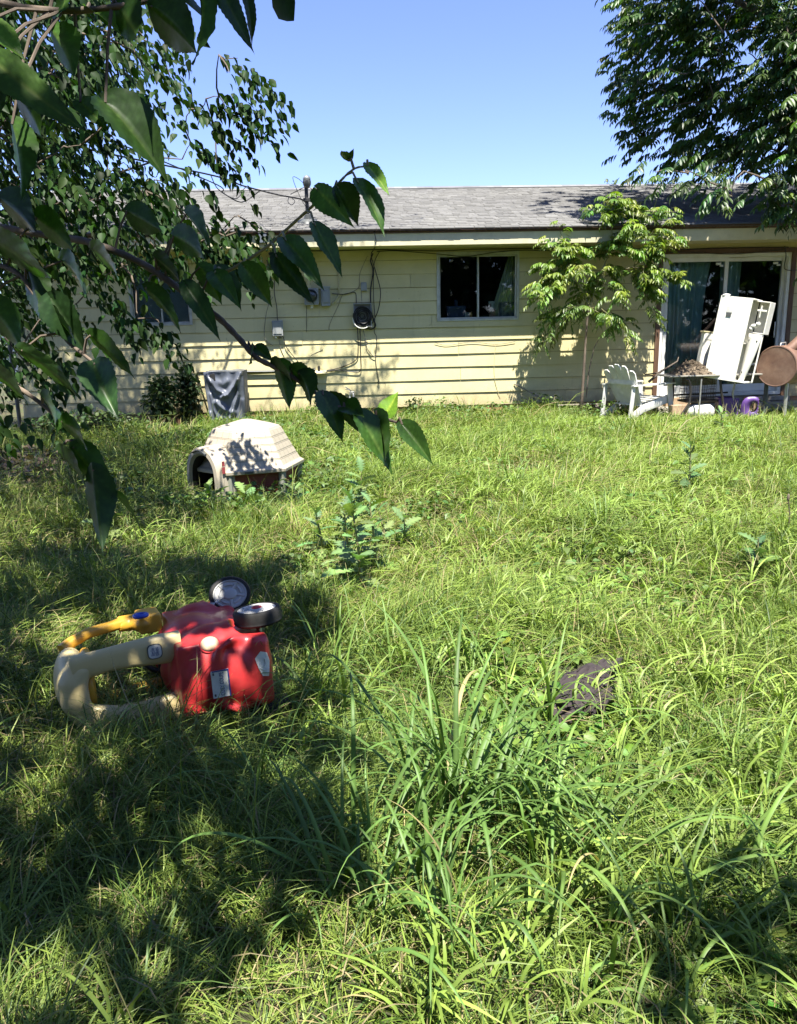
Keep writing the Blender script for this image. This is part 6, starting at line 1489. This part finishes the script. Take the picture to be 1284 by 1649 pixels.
# unseen foliage added behind the photographer to darken the reflections in the panes
n = 26000; P = np.stack([RNG.uniform(-18, 30, n), RNG.uniform(-11, -8, n), RNG.uniform(0, 1, n) ** .9 * 10.0], 1)
P[:, 2] *= .75 + .25 * np.sin(P[:, 0] * .9)
V, Q, c = stamp(*LEAF_OVATE, P, U3(n), norm(U3(n) + np.array([0, .3, 1.])), RNG.uniform(.3, .6, n), None, None, tones(n, (.030, .055, .016), .4))
tag(link('added_foliage', quad_mesh('added_foliage', V, Q, M_WEED, c)), 'unseen belt of foliage added behind the viewer to darken the pane reflections', 'foliage', None, 'stuff')
# ---------------------------------------------------------------- lawn
def blades(P, h, w, az, bend, col, tipcol=None, nseg=4, kink=None):
    n = len(P); t = np.linspace(0, 1, nseg + 1)
    dx, dy = np.cos(az), np.sin(az); ph = RNG.uniform(0, 6.28, n)
    reach = h[:, None] * bend[:, None] * .85 * t[None] ** 1.8
    z = h[:, None] * (t[None] - .46 * bend[:, None] * t[None] ** 2.4)
    lat = h[:, None] * .06 * np.sin(t[None] * 3 + ph[:, None])
    X = P[:, 0:1] + dx[:, None] * reach - dy[:, None] * lat; Y = P[:, 1:2] + dy[:, None] * reach + dx[:, None] * lat; Z = P[:, 2:3] + z
    tw = RNG.uniform(-.9, .9, n); sx, sy = -np.sin(az + tw), np.cos(az + tw)
    wp_ = w[:, None] * .5 * np.clip((.55 + .9 * t[None]) * (1 - t[None] ** 2.2), .03, 1)
    A = np.stack([X - sx[:, None] * wp_, Y - sy[:, None] * wp_, Z], -1); B = np.stack([X + sx[:, None] * wp_, Y + sy[:, None] * wp_, Z + w[:, None] * .15], -1)
    V = np.stack([A, B], 2).reshape(-1, 3)
    k = 2 * (nseg + 1); q = np.array([(2 * i, 2 * i + 1, 2 * i + 3, 2 * i + 2) for i in range(nseg)])
    Q = (q[None] + (np.arange(n) * k)[:, None, None]).reshape(-1, 4)
    tip = col if tipcol is None else tipcol
    C = col[:, None, :] * (1 - t[None, :, None]) + tip[:, None, :] * t[None, :, None]
    return V, Q, np.repeat(C, 2, 1).reshape(-1, 3)
def wedge(n, y0, y1, pad):
    Y = np.sqrt(RNG.uniform(y0 ** 2, y1 ** 2, n)) if y0 > 0 else RNG.uniform(y0, y1, n)
    X = RNG.uniform(-1, 1, n) * (.53 * Y + pad) + .061 * Y
    return X, Y
DIRT = [(-140, 735), (60, 715), (135, 735), (120, 775), (40, 790), (-140, 790)]
dog = at(404, 790, 6.95); tx, ty = CAR_C.x, CAR_C.y
def lawn_mask(X, Y, car=.26):
    m = (Y < YW - .03) & (X < HX1)
    m &= ~((np.abs(X - dog.x) < .46) & (np.abs(Y - 6.95) < .40))
    px, py, d = proj(np.stack([X, Y, np.zeros_like(X)], 1))
    m &= ~(poly_in(px, py, DIRT) & (RNG.random(len(X)) < .9))
    m &= ~(poly_in(px, py, [(300, 1000), (285, 1115), (305, 1140), (425, 1118), (440, 1050), (400, 985)]) & (RNG.random(len(X)) < .93))
    m &= ~(poly_in(px, py, [(872, 1085), (905, 1150), (985, 1115), (1000, 1035), (950, 1060)]) & (RNG.random(len(X)) < .95))
    m &= ~((Y > 11.65) & (X > 4.7) & (X < 8) & (RNG.random(len(X)) < .85))
    m &= ~((Y > 11.75) & (X > -2.9) & (X < -2.25))
    m &= ~((Y > 11.4) & (X < -2.9) & (RNG.random(len(X)) < .7))
    m &= ~((Y > 11.0) & (Y < 11.9) & (X > 3.75) & (X < 4.75) & (RNG.random(len(X)) < .5))
    return m
def palette(X, Y, n):
    f = RNG.random(n)[:, None]
    a, b = np.array([.120, .190, .034]), np.array([.225, .290, .060])
    c = a + (b - a) * f
    patch = (np.sin(X * 1.9 + .7) * np.cos(Y * 1.3 + X * .4) + .6 * np.sin(X * 4.3 - Y * 3.1))[:, None]
    c = c * (1 + .13 * patch * np.array([1.2, .9, 1.0]))
    dry = RNG.random(n) < np.clip(.09 + .09 * patch[:, 0], .02, .34)
    c[dry] = np.array([.36, .30, .15]) * RNG.uniform(.6, 1.15, (dry.sum(), 1))
    dk = RNG.random(n) < .22; c[dk] = np.array([.060, .115, .022]) * RNG.uniform(.7, 1.3, (dk.sum(), 1))
    return np.clip(c, .01, .6)
def make_lawn():
    parts = []
    for (y0, y1, pad, n, hm, wm, ns) in ((.85, 2.3, 1.7, 84000, .160, .0036, 5), (2.3, 4.2, 1.8, 104000, .175, .0043, 4), (4.2, 7.2, 1.9, 98000, .20, .0060, 4), (7.2, 12.58, 1.9, 122000, .24, .0088, 3)):
        X, Y = wedge(n, y0, y1, pad); k = lawn_mask(X, Y); X, Y = X[k], Y[k]; m = len(X)
        # grass grows in tufts: pull most blades towards tuft centres
        ang = RNG.uniform(0, 6.28, m)
        cell = .075 if y1 < 5 else .13
        cx, cy = np.round(X / cell) * cell, np.round(Y / cell) * cell
        hx = np.sin(cx * 91.7 + cy * 37.3) * 43758.5; hy = np.sin(cx * 53.1 + cy * 71.9) * 24634.6
        cx = cx + (hx - np.floor(hx) - .5) * cell; cy = cy + (hy - np.floor(hy) - .5) * cell
        pull = RNG.uniform(.15, .8, m); X2 = X + (cx - X) * pull; Y2 = Y + (cy - Y) * pull
        out = np.arctan2(Y - cy, X - cx); az = np.where(RNG.random(m) < .7, out + RNG.normal(0, .6, m), ang)
        lump = .75 + .35 * np.sin(X * 2.3 + Y * 1.1) * np.cos(Y * 2.9 - X) + .22 * np.sin(X * 7.1) * np.sin(Y * 6.3)
        h = hm * RNG.gamma(6, 1 / 6, m) * np.clip(lump, .45, 1.5)
        h = np.where((Y > 9.9) & (X > 3.4), h * .55, h); h = np.where((Y > 11.0) & (X < -2.2), h * .6, h)
        b = np.clip(RNG.normal(.95, .38, m), .1, 1.7)
        w = wm * RNG.uniform(.6, 1.5, m)
        c = palette(X2, Y2, m)
        parts.append(blades(np.stack([X2, Y2, gz(X2, Y2) - .01], 1), h, w, az, b, c * np.array([1.0, .97, .9]), c * 1.06, ns))
    V, Q, C = merge(parts)
    tag(link('lawn_grass', quad_mesh('lawn_grass', V, Q, M_GRASS, C)), 'overgrown yellowish green lawn grass', 'grass', None, 'stuff')
    # dry thatch lying between the stems
    n = 34000; X, Y = wedge(n, .85, 9, 1.7); k = lawn_mask(X, Y); X, Y = X[k], Y[k]; m = len(X)
    P = np.stack([X, Y, gz(X, Y) + RNG.uniform(.005, .06, m)], 1); a = RNG.uniform(0, 6.28, m)
    V, Q, C = blades(P, RNG.uniform(.05, .14, m), RNG.uniform(.002, .0045, m) * (1 + Y / 8), a, RNG.uniform(1.3, 2.0, m), np.array([.30, .25, .13]) * RNG.uniform(.5, 1.2, (m, 1)), None, 3)
    tag(link('dry_thatch', quad_mesh('dry_thatch', V, Q, M_GRASS, C)), 'dead straw lying under the grass', 'dry grass', None, 'stuff')
    # broad bladed coarse grass, mostly on the sunny side
    parts = []
    n = 11000; X, Y = wedge(n, .9, 10.5, 1.7)
    px, py, d = proj(np.stack([X, Y, np.zeros(n)], 1))
    dens = np.clip((px - 420) / 450, .10, 1) * (np.sin(X * 2.1 + 1) * np.cos(Y * 1.7) + .55 + RNG.normal(0, .3, n) > .1); dens = np.where((px > 840) & (py > 930), np.minimum(1, dens + .35), dens)
    k = lawn_mask(X, Y) & (RNG.random(n) < dens); X, Y = X[k], Y[k]; m = len(X); r = 9
    XX, YY = np.repeat(X, r), np.repeat(Y, r); mm = m * r; az = RNG.uniform(0, 6.28, mm); off = RNG.uniform(0, .035, mm)
    P = np.stack([XX + np.cos(az) * off, YY + np.sin(az) * off, gz(XX, YY) + RNG.uniform(0, .09, mm)], 1)
    c = np.array([.18, .265, .056]) * np.repeat(RNG.uniform(.75, 1.35, (m, 1)), r, 0) * RNG.uniform(.85, 1.15, (mm, 1)) * np.array([1 + .0, 1, 1])
    V, Q, C = blades(P, RNG.uniform(.08, .20, mm), RNG.uniform(.006, .0125, mm), az, RNG.uniform(.5, 1.5, mm), c, c * np.array([1.12, 1.05, .9]), 5)
    tag(link('coarse_grass', quad_mesh('coarse_grass', V, Q, M_GRASS, C)), 'lush broad bladed grass tufts on the sunny side of the yard', 'grass', None, 'stuff')
    # seed heads on thin stalks
    n = 2600; X, Y = wedge(n, 1.2, 11.5, .8); k = lawn_mask(X, Y); X, Y = X[k], Y[k]; m = len(X)
    c = np.array([.30, .29, .13]) * RNG.uniform(.7, 1.3, (m, 1)); P = np.stack([X, Y, gz(X, Y)], 1)
    V, Q, C = blades(P, RNG.uniform(.18, .42, m), np.clip(.0022 + Y * .00035, .002, .006), RNG.uniform(0, 6.28, m), RNG.uniform(.1, .7, m), c, c * 1.1, 5)
    tag(link('seed_stalks', quad_mesh('seed_stalks', V, Q, M_GRASS, C)), 'thin straw coloured seed stalks over the lawn', 'grass', None, 'stuff')
    # small broadleaf ground cover
    parts = []
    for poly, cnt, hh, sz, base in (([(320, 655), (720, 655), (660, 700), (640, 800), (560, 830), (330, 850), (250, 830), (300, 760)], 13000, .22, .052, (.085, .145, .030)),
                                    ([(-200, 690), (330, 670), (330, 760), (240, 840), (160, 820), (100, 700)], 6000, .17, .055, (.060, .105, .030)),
                                    ([(700, 652), (1070, 652), (1070, 676), (700, 692)], 2600, .30, .05, (.09, .15, .034)), ([(680, 700), (1300, 700), (1300, 930), (700, 940)], 5000, .17, .048, (.10, .17, .036)), ([(430, 840), (700, 820), (720, 1000), (460, 960)], 2200, .10, .045, (.09, .15, .032)), ([(700, 940), (1284, 930), (1400, 1649), (900, 1649)], 5200, .12, .042, (.12, .20, .034))):
        xs = [q[0] for q in poly]; ys = [q[1] for q in poly]; G = [gnd(x, max(y, 668)) for x, y in poly]
        gx0, gx1, gy0, gy1 = min(g.x for g in G), max(g.x for g in G), min(g.y for g in G), min(12.5, max(g.y for g in G))
        X = RNG.uniform(gx0, gx1, cnt * 4); Y = RNG.uniform(gy0, gy1, cnt * 4); px, py, d = proj(np.stack([X, Y, np.zeros_like(X)], 1))
        k = poly_in(px, py, poly) & lawn_mask(X, Y); X, Y = X[k][:cnt], Y[k][:cnt]; m = len(X)
        z = gz(X, Y) + hh * RNG.random(m) * np.clip(.7 + .5 * np.sin(X * 3.7) * np.cos(Y * 2.3), .2, 1.2); a = RNG.uniform(0, 6.28, m)
        Yd = np.stack([np.cos(a), np.sin(a), RNG.normal(-.15, .3, m)], 1); N = norm(np.array([0, 0, 1.]) + RNG.normal(0, .35, (m, 3)))
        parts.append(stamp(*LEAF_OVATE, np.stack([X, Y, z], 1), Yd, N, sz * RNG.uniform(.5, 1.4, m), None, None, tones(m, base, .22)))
    V, Q, C = merge(parts)
    tag(link('ground_cover', quad_mesh('ground_cover', V, Q, M_WEED, C)), 'small leaved creeping weeds round the dog house and along the wall', 'ground cover', None, 'stuff')
    n = 1500; px, py = RNG.uniform(-140, 150, n), RNG.uniform(715, 795, n); k = poly_in(px, py, DIRT); px, py = px[k], py[k]
    P = np.array([tuple(gnd(a, b, .02)) for a, b in zip(px, py)]); m = len(P)
    V, Q, C = stamp(*LEAF_OVATE, P, norm(RNG.normal(0, 1, (m, 3)) * np.array([1, 1, .2])), norm(np.array([0, 0, 1.]) + RNG.normal(0, .3, (m, 3))), RNG.uniform(.05, .13, m), None, None, np.array([.17, .12, .08]) * RNG.uniform(.4, 1.6, (m, 1)))
    tag(link('leaf_litter', quad_mesh('leaf_litter', V, Q, M_WEED, C)), 'brown dead leaves and sticks on the bare soil patch', 'leaf litter', None, 'stuff')
make_lawn()

# ---------------------------------------------------------------- tall grass clumps
def arch_blade(b, L, wd, az, lean, kinkt, kinkd, c, seed):
    """one long grass leaf: rises, arches, may fold over at a kink; a keel along the middle"""
    rr = random.Random(seed); N = 16; p = np.array(b, float); el = math.pi / 2 - lean; V = []; step = L / N; yaw = az
    for i in range(N + 1):
        t = i / N
        d = np.array([math.cos(yaw) * math.cos(el), math.sin(yaw) * math.cos(el), math.sin(el)])
        s = np.array([-math.sin(yaw), math.cos(yaw), 0]); nrm = np.cross(s, d)
        w = wd * .5 * min(1, .45 + 3 * t) * (1 - t ** 3) + .0003
        V += [p - s * w + nrm * w * .35, p - nrm * w * .1, p + s * w + nrm * w * .35]
        p = p + d * step; el -= (1.5 + kinkd * 5 * math.exp(-((t - kinkt) / .06) ** 2)) * (lean + .25) * (t ** 1.2) * .22; yaw += rr.gauss(0, .03)
    Q = []
    for i in range(N):
        a = 3 * i; Q += [(a, a + 1, a + 4, a + 3), (a + 1, a + 2, a + 5, a + 4)]
    C = np.tile(np.array(c), (len(V), 1)); C[1::3] *= 1.35
    return np.array(V), np.array(Q), C
def clump(px, py, n, L, wd, label, az0=None, spread=3.14, seed=0, base=(.080, .150, .028), stalk=True):
    g = gnd(px, py); g.z = float(gz(g.x, g.y)); rr = random.Random(seed); parts = []
    t = thing('tall_grass_clump', label, 'tall grass', (g.x, g.y, 0), 'clumps of tall broad grass in the lawn')
    st = MB()
    for i in range(int(n * 1.8)):
        az = (az0 if az0 is not None else rr.uniform(0, 6.28)) + rr.uniform(-spread, spread); l = L * rr.uniform(.55, 1.1); k = rr.uniform(.75, 1.3)
        b = (g.x + rr.gauss(0, .06), g.y + rr.gauss(0, .06), g.z - .01); up = rr.uniform(0, .22) * L
        if up > .05: st.tube([(b[0], b[1], b[2]), (b[0] + .02 * math.cos(az), b[1] + .02 * math.sin(az), b[2] + up)], [.003, .0025], 5); b = (b[0] + .02 * math.cos(az), b[1] + .02 * math.sin(az), b[2] + up)
        dry = rr.random() < .012
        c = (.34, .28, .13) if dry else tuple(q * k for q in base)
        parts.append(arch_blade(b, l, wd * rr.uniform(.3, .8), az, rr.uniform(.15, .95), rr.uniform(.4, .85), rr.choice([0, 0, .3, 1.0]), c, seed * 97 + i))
    V, Q, C = merge(parts); link('blades', quad_mesh('blades', V, Q, M_GRASS, C), t).name = 'blade_sheaf'
    if st.v: st.build('stem', M_TWIG, t, smooth=60)
CL = [(745, 1330, 46, .62, .019, 'largest tall grass clump, arching in the middle of the near lawn'), (835, 1320, 30, .44, .018, 'tall grass clump bending towards the black cloth'), (930, 1420, 20, .50, .018, 'tall grass clump between the largest clump and the sunny corner'),
      (640, 1420, 18, .52, .017, 'tall grass clump at the edge of the shade near the viewer'), (560, 1500, 14, .46, .017, 'tall grass clump with folded blades in the shade edge'), (520, 1160, 16, .45, .015, 'tall grass clump to the side of the toy car wheels'),
      (545, 1060, 14, .42, .013, 'dark tall grass clump just behind the toy car wheels'), (640, 1090, 12, .36, .013, 'short stand of tall grass in the middle of the yard'), (760, 1110, 10, .46, .014, 'sparse tall grass with one folded dark blade'),
      (1190, 1260, 10, .40, .013, 'thin tall grass with a hanging dark blade right of the cloth'), (1240, 1480, 16, .42, .016, 'lush tall grass clump by the sunny near corner'), (830, 800, 16, .48, .014, 'far tall grass clump halfway to the house'),
      (960, 870, 14, .42, .014, 'far tall grass clump on the sunny side'), (700, 1540, 12, .42, .017, 'tall grass clump closest to the viewer'), (440, 1290, 9, .42, .012, 'wispy tall grass in the shade beyond the near edge'), (1090, 1560, 12, .36, .015, 'broad grass clump in the soft shade of the sunny corner'),
      (880, 1190, 6, .50, .015, 'tall grass stems crossing in front of the black cloth'), (300, 1180, 9, .34, .009, 'thin grass leaning over the toy car body'), (400, 1160, 12, .34, .010, 'thin dark grass tuft against the toy car bumper')]
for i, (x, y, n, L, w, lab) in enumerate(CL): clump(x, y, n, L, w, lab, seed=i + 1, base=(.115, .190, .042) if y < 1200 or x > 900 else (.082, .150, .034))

# ---------------------------------------------------------------- weeds with lobed leaves
LOBED = leaf_template([(0, .03), (.10, .07), (.17, .16), (.24, .07), (.33, .21), (.41, .08), (.50, .24), (.58, .10), (.68, .22), (.77, .11), (.88, .12), (1.0, .005)], .15, .28)
def weed(px, py, H, nl, ls, label, seed, base=(.12, .185, .065), name='prickly_weed', cat='weed'):
    g = gnd(px, py); g.z = float(gz(g.x, g.y)); t = thing(name, label, cat, (g.x, g.y, 0), 'lobed leaf weeds in the lawn')
    m = MB(); sw = random.Random(seed); a = Vector((g.x, g.y, g.z - .02)); b = Vector((g.x + sw.uniform(-.05, .05), g.y + sw.uniform(-.05, .05), g.z + H)); m.tube([a, a.lerp(b, .5) + Vector((.01, .01, 0)), b], [.009, .007, .003], 7); m.build('stem', M_TWIG, t, smooth=60)
    tt = np.linspace(.06, 1, nl) ** 1.3; az = np.arange(nl) * 2.4 + seed + RNG.normal(0, .35, nl); O = np.array([tuple(a.lerp(b, float(q))) for q in tt])
    el = .15 + .75 * tt + RNG.normal(0, .22, nl); Yd = np.stack([np.cos(az) * np.cos(el), np.sin(az) * np.cos(el), np.sin(el)], 1); N = np.stack([-np.cos(az) * np.sin(el), -np.sin(az) * np.sin(el), np.cos(el)], 1)
    V, Q, C = stamp(*LOBED, O, Yd, N + RNG.normal(0, .35, N.shape), ls * (1.1 - .5 * tt) * RNG.uniform(.65, 1.15, nl), RNG.uniform(1.0, 1.5, nl), None, tones(nl, base, .15)); C = C.reshape(nl, -1, 3); C[:, 1::3] *= 1.5
    link('foliage', quad_mesh('foliage', V, Q, M_WEED, C.reshape(-1, 3)), t)
for a in ((583, 965, .50, 26, .19, 'tallest lobed leaf weed in the middle of the yard', 1), (575, 850, .40, 22, .18, 'lobed leaf weed standing behind the tallest one', 2), (520, 905, .30, 18, .17, 'small lobed leaf weed beside the tallest one', 3), (345, 822, .17, 14, .22, 'lobed leaf weed at the dog house porch', 4),
          (395, 830, .17, 14, .22, 'lobed leaf weed in front of the dog house base', 5), (470, 826, .20, 14, .22, 'lobed leaf weed at the near corner of the dog house', 6), (1108, 800, .44, 18, .20, 'dark thistle on the sunny side of the lawn', 7, (.075, .125, .05)), (1165, 705, .32, 14, .22, 'leafy thistle near the table legs', 8),
          (1215, 935, .22, 10, .16, 'low thistle at the sunny edge', 9, (.08, .14, .05)), (650, 885, .24, 12, .18, 'low weed with toothed leaves behind the grass clump', 10), (170, 870, .22, 10, .24, 'shaded lobed leaf weed under the trailing stem', 11)): weed(*a)
for a in ((560, 940, .40, 20, .18, 'lobed leaf weed close on the shaded side of the tallest one', 12), (606, 930, .42, 20, .18, 'lobed leaf weed close on the sunny side of the tallest one', 13), (622, 880, .26, 11, .15, 'small lobed leaf weed behind the tallest ones', 14), (555, 880, .36, 18, .17, 'lobed leaf weed between the tallest one and the dog house', 15)): weed(*a)
g = gnd(1265, 880); t = thing('dead_stalk', 'dead brown weed stalk with a dry head at the sunny edge', 'stalk', (g.x, g.y, 0))
m = MB(); m.tube([(g.x, g.y, -.02), (g.x + .01, g.y, .2), (g.x - .01, g.y, .30)], [.005, .004, .003], 6); m.build('stem', M_BARK, t, smooth=60); m = MB(); m.ell((g.x - .01, g.y, .31), (.009, .009, .024)); m.build('seed_head', M_BARK, t, smooth=60)
